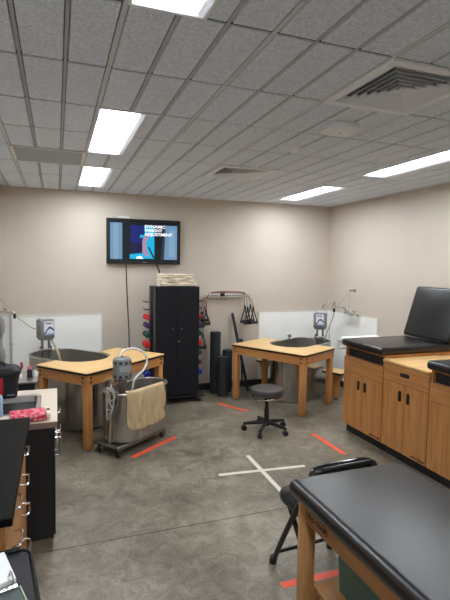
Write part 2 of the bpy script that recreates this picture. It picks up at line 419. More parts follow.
def vent(rect, label):
    x0, x1, y0, y1 = rect; cx, cy = (x0+x1)/2, (y0+y1)/2; h = (x1-x0)/2
    t = thing('ceiling_vent', label, 'air vent', (cx, cy, H), 0, 'square air diffusers in the ceiling')
    m = MB(); w = .05
    hy = (y1-y0)/2
    m.box((-h, -hy, -.012), (h, -hy+w, .006), .003, 1); m.box((-h, hy-w, -.012), (h, hy, .006), .003, 1)
    m.box((-h, -hy+w, -.012), (-h+w, hy-w, .006), .003, 1); m.box((h-w, -hy+w, -.012), (h, hy-w, .006), .003, 1)
    m.build('frame', M['fixture'], t)
    m = MB(); m.box((-h+w, -hy+w, .09), (h-w, hy-w, .1)); d_ = m.build('backing', M['duct'], t, 'dark sheet for the shade in the duct opening')  # dark backing keeps the view between the louvers in shade
    m = MB()
    def sq(k, z): return [(-k, -k, z), (k, -k, z), (k, k, z), (-k, k, z)]
    m.loops([sq(h-w, .09), sq(h-w+.006, .09), sq(h-w+.006, .006), sq(h-w, .006), sq(h-w, .09)]); m.build('duct_collar', M['duct'], d_, flat=True)
    k = h - w - .004
    for i in range(6):
        m = MB(); k2 = k - .026
        m.loops([sq(k, -.012), sq(k2, .016), sq(k2-.003, .016), sq(k-.003, -.012), sq(k, -.012)]); m.build('louver', M['fixture'], t, flat=True)
        k -= .037
    m = MB(); m.box((-k-.008, -k-.008, -.008), (k+.008, k+.008, -.002), .002, 1); m.cyl((0, 0, -.012), (0, 0, -.007), .012); m.build('center_plate', M['fixture'], t)
vent(VENT_NEAR, 'large white square louvered ceiling vent at the upper right, nearest the camera')
vent(VENT_FAR, 'smaller looking white louvered ceiling vent in the middle of the far ceiling')
x0, x1, y0, y1 = RETURN
t = thing('return_panel', 'plain grey perforated return air panel in the left ceiling', 'air vent', ((x0+x1)/2, (y0+y1)/2, H))
hx, hy = (x1-x0)/2-.004, (y1-y0)/2-.002
m = MB(); m.box((-hx+.02, -hy+.02, -.003), (hx-.02, hy-.02, .004)); m.build('grille', M['grey_metal'], t)
m = MB(); m.box((-hx, -hy, -.006), (hx, -hy+.02, .005)); m.box((-hx, hy-.02, -.006), (hx, hy, .005)); m.box((-hx, -hy+.02, -.006), (-hx+.02, hy-.02, .005)); m.box((hx-.02, -hy+.02, -.006), (hx, hy-.02, .005)); m.build('frame', M['white_metal'], t)
# wireless access point (rounded square) and smoke detector
t = thing('access_point', 'white rounded square wireless access point on the ceiling', 'access point', (1.85, 2.81, H))
def squircle(r, z, n=40, p=4.5): return [(r*math.copysign(abs(math.cos(2*PI*k/n))**(2/p), math.cos(2*PI*k/n)), r*math.copysign(abs(math.sin(2*PI*k/n))**(2/p), math.sin(2*PI*k/n)), z) for k in range(n)]
m = MB(); m.loops([squircle(.105, .004), squircle(.112, -.012), squircle(.112, -.026), squircle(.1, -.038), squircle(.06, -.043)], True, True); m.build('housing', M['fixture'], t)
m = MB(); m.lathe([(0, -.0445), (.008, -.0445), (.008, -.042), (0, -.042)], 12); m.build('indicator', M['grey_metal'], t)
t = thing('smoke_detector', 'small white round smoke detector on the ceiling', 'smoke detector', (1.80, 3.39, H))
m = MB(); m.lathe([(0, 0), (.056, 0), (.058, -.012), (.05, -.018), (0, -.018)]); m.build('mount', M['fixture'], t)
m = MB(); m.lathe([(.042, -.018), (.042, -.034), (.03, -.044), (0, -.046)]); m.build('sensor', M['fixture'], t)

# ------------------------------------------------------------------ television
t = thing('television', 'wall mounted flat television showing a blue exercise video', 'television', (1.148, 6.45, 1.865))
W2, TH = .51, .612
m = MB(); m.box((-W2, 0, 0), (W2, .05, TH), .006, 2); m.build('casing', M['black_plastic'], t)
m = MB(); bz = .032
m.box((-W2, -.008, 0), (W2, .002, .045), .003, 1); m.box((-W2, -.008, TH-bz), (W2, .002, TH), .003, 1)
m.box((-W2, -.008, .045), (-W2+bz, .002, TH-bz), .003, 1); m.box((W2-bz, -.008, .045), (W2, .002, TH-bz), .003, 1); m.build('bezel', M['black_plastic'], t)
SC = {'dark': glow('screen_dark', rgb(14, 18, 26), .38), 'pale': glow('screen_pale_blue', rgb(124, 166, 204), .34), 'cyan': glow('screen_cyan', rgb(20, 190, 240), .38),
      'navy': glow('screen_navy', rgb(24, 34, 120), .38), 'deep': glow('screen_deep_blue', rgb(18, 22, 70), .38), 'skin': glow('screen_skin', rgb(186, 150, 178), .38), 'grey': glow('screen_slate', rgb(52, 62, 74), .38),
      'white': glow('screen_white', rgb(240, 244, 250), .6), 'pale2': glow('screen_sky', rgb(146, 184, 214), .34)}
order = list(SC); mats = [SC[k] for k in order]
sx0, sx1, sz0, sz1 = -W2+bz, W2-bz, .045, TH-bz
def sp(u, v, d=0): return (sx0+(sx1-sx0)*u, -.001-d, sz0+(sz1-sz0)*v)
m = MB()
def quad(poly, key, d=0):
    m.bm.faces.new([m.bm.verts.new(sp(u, v, d)) for u, v in poly]).material_index = order.index(key)
def rect(u0, u1, v0, v1, key, d=0): quad([(u0, v0), (u1, v0), (u1, v1), (u0, v1)], key, d)
rect(0, 1, 0, 1, 'dark'); rect(.015, .185, .03, .95, 'pale', .0003); rect(.06, .13, .03, .95, 'pale2', .0004)
rect(.30, .50, .45, .90, 'navy', .0003); rect(.30, .50, .18, .45, 'deep', .0003); rect(.50, .645, .05, .90, 'cyan', .0003)
quad([(.29, .04), (.5, .04), (.5, .2), (.29, .16)], 'cyan', .0004)
quad([(.74, .02), (.79, .02), (.81, .80), (.78, .80)], 'grey', .0003)
quad([(.79, .03), (.985, .03), (.985, .92), (.81, .92)], 'pale', .0003); rect(.86, .95, .1, .8, 'pale2', .0004)
quad([(.47, .2), (.54, .1), (.57, .12), (.53, .3), (.53, .48), (.57, .62), (.53, .66), (.48, .58), (.47, .5)], 'skin', .0006)
quad([(.53, .66), (.58, .62), (.6, .68), (.55, .72)], 'skin', .0006); quad([(.43, .58), (.5, .6), (.49, .66), (.44, .66)], 'cyan', .0007)
quad([(.55, .35), (.57, .36), (.65, .08), (.63, .06)], 'dark', .0006)
quad([(.43+.05*math.cos(a*PI/8), .05+.07*math.sin(a*PI/8)) for a in range(9)], 'white', .0006)
scr = m.build('screen', mats, t, flat=True)
for i, wd in enumerate(('DYNAMIC', 'WEIGHT', 'ADJUSTMENT')):
    o = text_mesh('caption', wd, .054, SC['white'], scr, .0003, 'LEFT'); o.rotation_euler = (PI/2, 0, 0); o.scale = (1.18, 1, 1)
    p = sp(.505, .875-.1*i, .0012); o.location = p
m = MB(); m.box((-.03, -.009, .016), (.03, -.007, .024)); m.build('badge', M['grey_metal'], t)
m = MB(); m.box((-.2, .05, .15), (.2, .068, .45)); m.build('wall_bracket', M['black_metal'], t)
m = MB(); m.box((0, 0, 0), (.165, .04, .032), .005, 2); m.cyl((.12, -.001, .016), (.12, .005, .016), .008, n=12); tag(m.build('set_top_box', M['plastic_white']), 'small white box sitting on top of the television', 'set top box').location = (.782, 6.455, 2.4775)

m = MB(); m.tube(smooth_path([(.905, 6.50, 1.88), (.912, 6.508, 1.6), (.93, 6.508, 1.2), (.945, 6.505, .8), (.95, 6.49, .3), (.952, 6.49, .02)]), .007)
tag(m.build('power_cable', M['cord']), 'dark cable running down the wall from the left of the television to the floor', 'cable')
m = MB(); m.tube(smooth_path([(1.325, 6.50, 1.88), (1.345, 6.508, 1.82), (1.375, 6.508, 1.74), (1.40, 6.505, 1.4), (1.40, 6.5, .8), (1.40, 6.49, .02)]), .008)
tag(m.build('power_cable', M['black_plastic']), 'black cable dropping from the television behind the black locker', 'cable')

# ------------------------------------------------------------------ caster helper (local, wheel touching z=0)
def caster(parent, x, y, r, top, wm=None, w=.022, rz=0, name='caster'):
    m = MB(); a = Matrix.Translation((x, y, r)) @ Matrix.Rotation(rz, 4, 'Z') @ Matrix.Rotation(PI/2, 4, 'X')
    m.lathe([(0, -w/2), (r*.55, -w/2), (r*.9, -w/2), (r, -w/4), (r, w/4), (r*.9, w/2), (r*.55, w/2), (0, w/2)], 20, a)
    o = m.build(name, wm or M['black_plastic'], parent)
    m = MB(); R = Matrix.Translation((x, y, 0)) @ Matrix.Rotation(rz, 4, 'Z')
    for s in (-1, 1): m.box((-.012, s*(w/2+.003)-.0015, r*.8), (.012, s*(w/2+.003)+.0015, 2*r+.004), M=R)
    m.box((-.016, -w/2-.0045, 2*r+.002), (.016, w/2+.0045, 2*r+.007), M=R); m.cyl((x, y, 2*r+.006), (x, y, top), .008, n=12)
    m.build('fork', M['galv'], o)
    return o

# ------------------------------------------------------------------ dumbbell rack, locker, dumbbells
t = thing('dumbbell_rack', 'black wheeled dumbbell rack with side pegs under the tall black locker', 'rack', (1.5, 6.17, 0))
m = MB(); m.box((-.37, -.235, .075), (.385, .22, .105), .004, 1); m.build('base', M['black_metal'], t)
for sx in (-1, 1):
    m = MB(); m.box((sx*.322-.010, -.012, .105), (sx*.322+.010, .05, 1.50), .003, 1); post = m.build('post', M['locker_edge'], t)
LEV = [1.165, 1.055, .93, .795, .665, .53, .39]
for sx in (-1, 1):
    for z in [1.385, 1.285] + LEV:
        m = MB(); zz = z-.03
        for dy in (-.022, .058):
            m = MB(); m.tube(smooth_path([(sx*.335, dy, zz), (sx*.39, dy, zz), (sx*.41, dy, zz+.016)], 4), .005, 8); m.build('peg', M['black_metal'], t)
for sx in (-1, 1):
    for y in (-.19, .19): caster(t, sx*.335, y, .03, .076)
t = thing('locker', 'tall black two door metal locker by the back wall', 'locker', (1.495, 6.115, .1055))
m = MB(); m.box((-.305, -.17, 0), (.305, .185, 1.465), .004, 1); m.build('body', M['locker'], t)
m = MB(); m.box((-.306, -.1885, 0), (-.298, -.17, 1.465)); m.build('edge_strip', M['locker_edge'], t)
for sx in (-1, 1):
    m = MB(); m.box((min(sx*.0008, sx*.297), -.187, .02), (max(sx*.0008, sx*.297), -.1705, 1.458), .003, 1); d = m.build('door', M['locker'], t)
    m = MB(); m.box((sx*.06-.004, -.1895, .9), (sx*.06+.004, -.1865, .915), .001, 1); m.build('rivet', M['grey_metal'], d)
    if sx > 0:
        m = MB(); m.cyl((.02, -.193, .74), (.02, -.186, .74), .012, n=16); m.build('lock', M['chrome'], d, 'chrome key lock')
DC = [('red', (206, 40, 52)), ('purple', (78, 52, 98)), ('dark green', (26, 76, 70)), ('bright red', (224, 40, 44)), ('green', (30, 84, 66)), ('maroon', (112, 44, 66)), ('blue', (38, 56, 168))]
DM = [mat('neoprene_' + n.replace(' ', '_'), rgb(*c), .55, var=.05) for n, c in DC]
RR = [.036, .036, .04, .047, .04, .038, .045]
for sx in (-1, 1):
    for i, (n, cc) in enumerate(DC):
        r = RR[i]
        t = thing('dumbbell', f'{n} dumbbell on the {"left" if sx < 0 else "right"} side of the black locker', 'dumbbell', (1.5+(-.369 if sx < 0 else .354), 6.188, LEV[i]-.024+.014), 0, 'dumbbells racked beside the locker')
        if (n, sx) == ('red', 1): t['label'] = 'pinkish red dumbbell, topmost on the right side of the black locker'
        if n == 'red' and sx < 0: t['label'] = 'red dumbbell, topmost on the left side of the black locker'
        if n == 'bright red': t['label'] = f'large bright red dumbbell, fourth down on the {"left" if sx < 0 else "right"} side of the black locker'
        if n == 'dark green': t['label'] = f'dark green dumbbell between purple and bright red ones, {"left" if sx < 0 else "right"} of the black locker'
        if n == 'green': t['label'] = f'green dumbbell directly below the bright red one, {"left" if sx < 0 else "right"} of the black locker'
        A = Matrix.Rotation(PI/2, 4, 'X')
        for s in (-1, 1):
            m = MB(); B = Matrix.Translation((0, s*.075, 0)) @ A
            m.lathe([(0, -.028), (r*.7, -.027), (r*.95, -.017), (r, 0), (r*.95, .017), (r*.7, .027), (0, .028)], 8 if i % 2 else 20, B); m.build('head', DM[i], t)
        m = MB(); m.lathe([(.0135, -.06), (.0165, -.02), (.017, 0), (.0165, .02), (.0135, .06)], 16, A); m.build('handle', DM[i], t)
# folded towels on the locker
def folded(w, d, h, seed):
    rnd = random.Random(seed); m = MB()
    for k, (z0, z1) in enumerate(((0, h*.5), (h*.5, h))):
        n = 26; L = []
        for i in range(n+1):
            x = -w/2 + w*i/n; e = .012*math.sin(i*.7+seed+k*2)+.005*rnd.random(); loop = []
            for a in range(16):
                an = 2*PI*a/16
                cy = d/2*math.copysign(abs(math.cos(an))**.35, math.cos(an)); cz = (z1-z0)/2*math.copysign(abs(math.sin(an))**.6, math.sin(an))
                sag = .006*math.sin(x*23+seed+a)*(1 if math.sin(an) > 0 and k == 1 else 0)
                loop.append((x + (rnd.random()-.5)*.004, cy*(1-.03*k)+e, (z0+z1)/2+cz+sag))
            L.append(loop)
        m.loops(L, True, True)
    return m
for i, (w, d, lb) in enumerate(((.5, .24, 'bottom'), (.49, .23, 'middle'), (.46, .22, 'top'))):
    tag(folded(w, d, .05, i+1).build('folded_towel', M['cream_towel']), f'{lb} one of the three cream folded towels stacked on the black locker', 'towel', 'folded towels on the locker').location = (1.53-.012*i, 6.13+.008*i, 1.5735+.0555*i)

# ------------------------------------------------------------------ resistance band rack and bands
t = thing('band_rack', 'white slotted wall bar holding the resistance bands', 'rack', (2.365, 6.48, 1.41))
m = MB()
m.box((-.30, -.03, -.024), (.30, 0, .024), .004, 1); m.build('plate', M['white_metal'], t)
for i in range(14):
    m = MB(); x = -.26+.04*i; m.cyl((x, -.0315, 0), (x, -.0295, 0), .011, n=12); m.build('slot', M['motor_dark'], t, 'dark slot')
for sx in (-1, 1):
    m = MB(); m.tube(smooth_path([(sx*.285, 0, .01), (sx*.285, -.11, .01), (sx*.285, -.125, .05)], 5), .011, 8); m.build('hook', M['white_metal'], t)
m = MB(); m.box((-.28, .0005, -.02), (.28, .0385, .02)); m.build('standoff', M['white_metal'], t)
m = MB(); m.box((-.06, -.05, -.005), (.0, -.006, .04), .012, 2); m.tube(smooth_path([(-.06, -.03, .03), (-.03, -.045, .06), (0, -.03, .03)], 5), .009, 8); tag(m.build('carabiner_clip', M['black_plastic']), 'black clip hooked on the middle of the slotted band bar', 'clip').location = (2.335, 6.475, 1.41)
BC = [('red', (168, 92, 92)), ('blue', (110, 136, 164)), ('grey', (140, 134, 130)), ('tan', (176, 128, 108))]
grip_m = M['foam']
for i, (n, cc) in enumerate(BC):
    bm_ = mat('band_' + n, rgb(*cc), .45, var=.03)
    t = thing('resistance_band', f'{n} tube resistance band draped over the wall bar with black handles', 'resistance band', (2.365, 6.48, 1.41), 0, 'resistance bands on the wall bar')
    dy = -.042-.024*i; zt = .022+.008*i
    sL, sR = -.315-.03*i, .30+.035*i
    zl = [-.24, -.18, -.58, -.26][i]; zr = [-.19, -.21, -.17, -.2][i]
    m = MB(); m.tube(smooth_path([(sL, dy, zl), (sL+.01, dy, zl*.4), (-.295, dy, zt-.015), (-.2, dy, zt+.022), (0, dy, zt+.028), (.2, dy, zt+.02), (.29, dy, zt-.012), (sR-.015, dy, zr*.4), (sR, dy, zr)], 6), .0065, 8)
    m.build('tubing', bm_, t)
    for (x, z, s) in ((sL, zl, -1), (sR, zr, 1)):
        h = .2 if s > 0 else .17; w = .06; ang = .25*s*(i-1)
        m = MB(); q = [(x, dy, z+.01), (x-w+.03*ang, dy-.01*(i % 2), z-h), (x+w+.03*ang, dy+.008, z-h)]
        m.tube([q[0], q[1]], .015, 8, flat=.5); m.tube([q[0], q[2]], .015, 8, flat=.5); m.cyl((x, dy, z+.04), (x, dy, z-.005), .015, n=10)
        m.build('strap', M['black_plastic'], t)
        m = MB(); m.cyl(q[1], q[2], .022, n=14, bev=.004); m.build('grip', grip_m, t)

# ------------------------------------------------------------------ foam rollers and poles
def roller(x, y, r, h, label):
    t = thing('foam_roller', label, 'foam roller', (x, y, 0), 0, 'foam rollers by the wall')
    m = MB(); m.lathe([(.0, .001), (r-.008, 0), (r, .008), (r, h-.008), (r-.008, h), (0, h-.001)], 36); m.build('cylinder_body', M['foam'], t)
    m = MB(); m.lathe([(0, h+.0002), (.02, h+.0002), (.022, h+.001), (0, h+.0012)], 20); m.build('core_plug', M['black_plastic'], t)
roller(2.165, 6.335, .078, .895, 'tallest charcoal foam roller standing by the back wall')
roller(2.355, 6.34, .072, .62, 'charcoal foam roller half hidden behind the shortest one')
roller(2.215, 6.135, .078, .565, 'shortest charcoal foam roller standing in front of the other two')
def pole(a, b, r, label, tip=None, knob=False):
    t = thing('exercise_pole', label, 'pole', a); a, b = Vector(a), Vector(b); d = b-a
    m = MB(); u = d.normalized(); m.tube([Vector((0, 0, 0))+u*k for k in (0.012, .03, .06, d.length-.03, d.length-.012, d.length)], [r*.6, r, r, r, r*.85, r*.3], 14); m.build('shaft', M['foam'], t)
    if tip: m = MB(); m.cyl(u*.02, u*.06, r*1.25, n=14, bev=.003); m.build('foot_tip', tip, t)
    if knob: m = MB(); m.lathe([(0, -.05), (.028, -.03), (.042, 0), (.028, .03), (0, .04)], 20, Matrix.Translation(d)); m.build('ball_end', M['foam'], t)
pole((2.64, 6.2, 0), (2.475, 6.478, 1.155), .022, 'long black foam pole leaning on the back wall behind the right table corner')
pole((2.60, 6.33, 0), (2.615, 6.455, .72), .013, 'shorter black pole with a ball end leaning behind the right whirlpool table', mat('blue_tip', rgb(70, 120, 170), .5), True)

# ------------------------------------------------------------------ whirlpool tables and tubs
LW, LD, TZ = 1.22, .8, .765
def uc_poly(L, D, hw, depth, c):
    # local: x along length (0..L), y from front (0) to rear (D); U cut-out from the rear edge
    P = []
    def corner(x, y, a0, r=.035):
        return [(x + r*math.cos(a0+PI/2*k/5), y + r*math.sin(a0+PI/2*k/5)) for k in range(6)]
    r = .035
    P += corner(r, r, PI); P += corner(L-r, r, 1.5*PI); P += corner(L-r, D-r, 0)
    yc = D-depth+hw
    if yc < D: P.append((c+hw, D))
    n = 20
    a1 = math.asin(max(-1, min(1, (D-yc)/hw))) if yc > D else 0
    for k in range(n+1):
        a = -a1*0 + 0 - PI*k/n
        x, y = c+hw*math.cos(a), yc+hw*math.sin(a)
        if y <= D: P.append((x, y))
    if yc < D: P.append((c-hw, D))
    P += corner(r, D-r, PI/2)
    return P
def wp_table(label, A, ang, L, LD, TZ, c, hw, dp):
    t = thing('whirlpool_table', label, 'table', (A[0], A[1], 0), ang, 'plywood tables around the whirlpool tubs')
    P = uc_poly(L, LD, hw, dp, c)
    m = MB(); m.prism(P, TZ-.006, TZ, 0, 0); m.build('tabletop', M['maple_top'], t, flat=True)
    m = MB(); m.prism(P, TZ-.026, TZ-.006, 0, 0); m.build('edge_band', M['black_plastic'], t, 'black table edge', flat=True)
    i = .014; z0, z1 = TZ-.026-.105, TZ-.026
    def apron(lo, hi, bolts):
        m = MB(); m.box(lo, hi, .003, 1); a = m.build('apron', M['pine_x'], t)
        for p, q in bolts: m = MB(); m.cyl(p, q, .0115, n=12); m.build('bolt', M['black_metal'], a)
    zc = (z0+z1)/2
    bz = (zc-.022, zc+.022)
    apron((i, i, z0), (L-i, i+.03, z1), [((x, i-.003, z), (x, i+.004, z)) for x in (i+.05, L-i-.05) for z in bz])
    apron((i, i+.03, z0), (i+.03, LD-i, z1), [((i-.003, y, z), (i+.004, y, z)) for y in (i+.06, LD-i-.05) for z in bz])
    apron((L-i-.03, i+.03, z0), (L-i, LD-i, z1), [((L-i+.003, y, z), (L-i-.004, y, z)) for y in (i+.06, LD-i-.05) for z in bz])
    apron((i+.03, LD-i-.03, z0), (c-hw-.02, LD-i, z1), []); apron((c+hw+.02, LD-i-.03, z0), (L-i-.03, LD-i, z1), [])
    s = .074
    for x in (i+.004, L-i-.004-s):
        for y in (i+.004, LD-i-.004-s):
            m = MB(); m.box((x, y, .015), (x+s, y+s, z0+.004), .008, 2); l = m.build('leg', M['pine'], t)
            m = MB(); m.cyl((x+s/2, y+s/2, 0), (x+s/2, y+s/2, .015), .028, n=16); m.build('foot', M['galv'], l)
    return t
def stadium(Lh, r, z, n=18):
    # capsule centred at origin along x; half straight length Lh, radius r
    return [(Lh + r*math.cos(-PI/2+PI*k/n), r*math.sin(-PI/2+PI*k/n), z) for k in range(n+1)] + [(-Lh + r*math.cos(PI/2+PI*k/n), r*math.sin(PI/2+PI*k/n), z) for k in range(n+1)]
def tub(label, loc, ang, L, W, z0, z1):
    t = thing('whirlpool_tub', label, 'whirlpool tub', (loc[0], loc[1], 0), ang, 'stainless whirlpool tubs')
    r = W/2; h = L/2-r
    m = MB(); m.loops([stadium(h, r-.03, z0), stadium(h, r-.004, z0+.01), stadium(h, r, z0+.03), stadium(h, r, z1-.02), stadium(h, r-.004, z1-.018)], True, False)
    m.loops([stadium(h, r-.0045, z1-.018), stadium(h, r-.0045, z0+.04), stadium(h, r-.03, z0+.02)], False, True, 1)
    b = m.build('basin', [M['steel'], M['steel_in']], t)
    m = MB(); m.tube([Vector(p) for p in stadium(h, r, z1-.012)], .011, 8, True); m.build('rim', M['steel_x'], t)
    m = MB(); m.lathe([(0, z0+.0245), (.03, z0+.0245), (.034, z0+.02), (0, z0+.02)], 20, Matrix.Translation((h*.6, 0, 0))); m.build('drain', M['chrome'], b)
    return t
aR = math.atan2(-.873, .487); aL = math.atan2(.644, .765)
# right set: A is the left front corner, rear direction (.873, .487)
RA = (2.262, 5.945)
wp_table('plywood table in front of the right whirlpool tub', RA, aR, 1.18, .79, .775, .575, .305, .46)
def loc_r(x, y): return (RA[0]+.487*x+.873*y, RA[1]-.873*x+.487*y)
p = loc_r(.575, .34+.56); tub('large stainless whirlpool tub in the right corner behind the plywood table', p, math.atan2(.487, .873), 1.12, .585, 0.002, .772)
LB = (.267, 4.61)
wp_table('plywood table in front of the left whirlpool tub', LB, aL, 1.24, .76, .79, .59, .315, .37)
def loc_l(x, y): return (LB[0]+.765*x-.644*y, LB[1]+.644*x+.765*y)
p = loc_l(.59, .40+.52); tub('large stainless whirlpool tub in the left corner behind the plywood table', p, math.atan2(.765, -.644), 1.04, .605, 0.002, .787)

def turbine(label, loc, ang, hose=True):
    # local: label faces -y; stands on the tub end; box hangs over the water
    t = thing('turbine', label, 'whirlpool turbine', (loc[0], loc[1], loc[2]), ang, 'whirlpool turbine motors')
    m = MB(); m.box((-.088, -.065, .17), (.088, .065, .375), .012, 3); m.build('motor_box', M['motor'], t)
    m = MB(); m.loops([[(-.09, -.065, .172), (.09, -.065, .172), (.09, .065, .172), (-.09, .065, .172)], [(-.07, -.045, .125), (.07, -.045, .125), (.07, .045, .125), (-.07, .045, .125)]], True, True); m.build('motor_neck', M['motor'], t)
    m = MB(); m.box((-.045, -.0725, .195), (.075, -.0645, .355)); lb = m.build('label_plate', M['label_white'], t, 'white label')
    m = MB()
    m.box((-.03, -.0737, .325), (.05, -.0727, .337)); lb2 = m.build('label_print', M['binder'], lb)
    m = MB(); n = 14
    top = [(-.045+.12*k/n, .245+.028*math.sin(k/n*5.2-1.2)+.035*k/n) for k in range(n+1)]
    for k in range(n):
        a, b = top[k], top[k+1]
        m.bm.faces.new([m.bm.verts.new(v) for v in ((a[0], -.0735, a[1]-.026), (b[0], -.0735, b[1]-.026), (b[0], -.0735, b[1]), (a[0], -.0735, a[1]))])
    m.build('label_wave', M['label_blue'], lb)
    m = MB(); m.box((-.045, -.0733, .195), (.075, -.0725, .215)); m.build('label_band', M['label_pale'], lb)
    for x in (-.042, .042):
        m = MB(); m.cyl((x, 0, -.45 if x > 0 else -.25), (x, 0, .125), .016, n=14); m.build('pipe', M['galv'], t)
    m = MB(); m.box((-.075, -.03, -.02), (.075, .04, .02), .005, 2); m.cyl((-.07, 0, .01), (-.07, 0, .05), .012, n=12); m.cyl((.065, -.01, .01), (.065, -.01, .05), .01, n=12); m.build('mount_bracket', M['chrome'], t)
    m = MB(); m.cyl((-.06, .02, .37), (-.06, .02, .392), .012, n=12); m.build('switch_knob', M['grey_metal'], t)
    m = MB(); m.cyl((-.086, -.03, .33), (-.1, -.03, .33), .014, n=12); m.build('side_knob', M['grey_metal'], t)
    m = MB(); m.lathe([(0, -.5), (.05, -.49), (.05, -.43), (.02, -.42), (0, -.42)], 16, Matrix.Translation((.042, 0, 0))); m.build('jet_head', M['galv'], t)
    return t
tl = turbine('grey turbine motor on the left corner whirlpool tub', (-.135, 6.0, .80), .42)
m = MB(); m.tube(smooth_path([(.06, -.02, .15), (.085, -.05, .06), (.12, -.09, -.05), (.14, -.11, -.15)], 6), .013, 10); m.build('hose', M['hose_tan'], tl, 'tan hose')
tl_inv = Matrix.Rotation(-.42, 4, 'Z') @ Matrix.Translation((.135, -6.0, -.80))
tr = turbine('grey turbine motor on the right corner whirlpool tub', (3.745, 6.06, .79), -.85)
m = MB(); m.cyl((.135, .03, -.02), (.135, .03, .17), .005, n=8); m.cyl((.13, .03, .165), (.14, .03, .18), .01, n=8); m.build('thermometer', M['chrome'], tr)
# small red-topped valve on the right tub rim
t = thing('drain_knob', 'small chrome knob with red and green centre on the right tub rim', 'knob', (3.26, 6.12, .775))
m = MB(); m.cyl((0, 0, 0), (0, 0, .035), .012, n=14); m.build('stem', M['chrome'], t)
m = MB(); m.lathe([(0, .033), (.03, .035), (.034, .05), (.03, .066), (0, .07)], 18); m.build('cap', M['chrome'], t)
m = MB(); m.lathe([(0, .0705), (.02, .07), (.02, .066)], 14); m.build('marker', M['red_plastic'], t)

# step benches beside the right tub
def bench(label, x, y, ang, w, d, h):
    t = thing('step_bench', label, 'bench', (x, y, 0), ang, 'small wooden benches by the right tub')
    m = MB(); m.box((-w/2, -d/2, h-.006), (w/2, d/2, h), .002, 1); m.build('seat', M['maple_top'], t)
    m = MB(); m.box((-w/2, -d/2, h-.03), (w/2, d/2, h-.006), .002, 1); m.build('edge_band', M['black_plastic'], t, 'black seat edge')
    m = MB(); m.loops([[(-w*.4, -d*.3, h-.03), (w*.4, -d*.3, h-.03), (w*.4, d*.3, h-.03), (-w*.4, d*.3, h-.03)], [(-w*.16, -d*.2, h-.15), (w*.16, -d*.2, h-.15), (w*.16, d*.2, h-.15), (-w*.16, d*.2, h-.15)]], True, True); m.build('bracket', M['pine'], t)
    m = MB(); m.box((-w*.14, -d*.17, .02), (w*.14, d*.17, h-.15), .006, 2); m.build('leg', M['pine'], t)
    m = MB(); m.cyl((0, 0, 0), (0, 0, .02), .03, n=16); m.build('foot', M['black_plastic'], t)
bench('small wooden bench right of the right whirlpool table, beside the cabinets', 3.68, 5.50, aR, .30, .27, .41)
bench('small wooden bench half hidden behind the left legs of the right whirlpool table', 2.985, 6.375, aR, .19, .2, .43)

# ------------------------------------------------------------------ mobile whirlpool
MC, MA = (.765, 4.755), math.radians(38)
t = thing('mobile_whirlpool', 'small stainless whirlpool tub on a wheeled dolly with a towel over its rim', 'whirlpool tub', (MC[0], MC[1], 0), MA)
m = MB(); m.box((-.43, -.165, .092), (.30, .165, .112), .004, 1); m.box((-.43, -.165, .08), (.30, -.155, .093)); m.box((-.43, .155, .08), (.30, .165, .093)); m.build('dolly', M['galv'], t)
for x, y, a in ((-.39, -.13, .4), (.26, -.13, .1), (-.39, .13, .9), (.26, .13, 0)): caster(t, x, y, .041, .0935, M['black_plastic'], .026, a)
z0, z1 = .113, .605; L_, W_ = .76, .40; r = W_/2; h = L_/2-r
m = MB(); m.loops([stadium(h, r-.02, z0), stadium(h, r, z0+.015), stadium(h, r, z1-.012), stadium(h, r-.004, z1-.01)], True, False); m.loops([stadium(h, r-.0045, z1-.01), stadium(h, r-.0045, z0+.025), stadium(h, r-.03, z0+.012)], False, True, 1); b = m.build('basin', [M['steel'], M['steel_in']], t)
m = MB(); m.tube([Vector(p) for p in stadium(h, r, z1-.006)], .009, 8, True); m.build('rim', M['steel_x'], b)
# the turbine of the mobile whirlpool
mo = MB(); A = Matrix.Translation((-.205, 0, 0))
mo.lathe([(0, .945), (.014, .945), (.016, .93), (.07, .93), (.086, .918), (.09, .9), (.09, .735), (.086, .72), (.06, .71), (0, .71)], 28, A); mo = mo.build('motor', M['motor'], t)
for z in (.885, .75):
    for k in range(10):
        a = 2*PI*k/10+MA*0; m = MB(); R = Matrix.Translation((-.205, 0, 0)) @ Matrix.Rotation(a, 4, 'Z')
        m.box((.0875, -.012, z-.013), (.0915, .012, z+.013), M=R); m.build('vent_slot', M['motor_dark'], mo)
m = MB(); n = 6
for k in range(n):
    a0, a1 = math.radians(-150+90*k/n), math.radians(-150+90*(k+1)/n)
    q = [(-.205+.0912*math.cos(a), .0912*math.sin(a)) for a in (a0, a1)]
    m.bm.faces.new([m.bm.verts.new(v) for v in ((q[0][0], q[0][1], .80), (q[1][0], q[1][1], .80), (q[1][0], q[1][1], .855), (q[0][0], q[0][1], .855))])
m.build('motor_label', M['grey_metal'], mo, 'pale motor label')
m = MB(); m.box((-.31, -.03, .66), (-.17, .03, .709), .008, 2); m.cyl((-.205, 0, .33), (-.205, 0, .70), .03, n=16); m.cyl((-.205, 0, .22), (-.205, 0, .33), .045, n=16); m.build('pump_column', M['galv'], t)
m = MB(); m.cyl((-.39, -.02, .113), (-.39, -.02, .70), .018, n=16); m.box((-.41, -.04, .68), (-.30, 0, .72), .006, 2); m.cyl((-.39, -.02, .72), (-.39, -.02, .75), .024, n=14); m.build('support_post', M['steel'], t)
m = MB(); m.box((-.375, -.09, .56), (-.34, .05, .625), .004, 1); m.build('control_bracket', M['galv'], t)
m = MB(); m.tube(smooth_path([(-.22, .02, .93), (-.19, .03, .965), (-.11, .03, .995), (0, .0, .985), (.09, -.03, .925), (.105, -.05, .84), (.04, -.06, .765), (-.04, -.05, .715), (-.085, -.04, .66), (-.10, -.03, .5)], 7), .011, 10); m.build('hose', M['hose_white'], t, 'white looping hose')
m = MB()
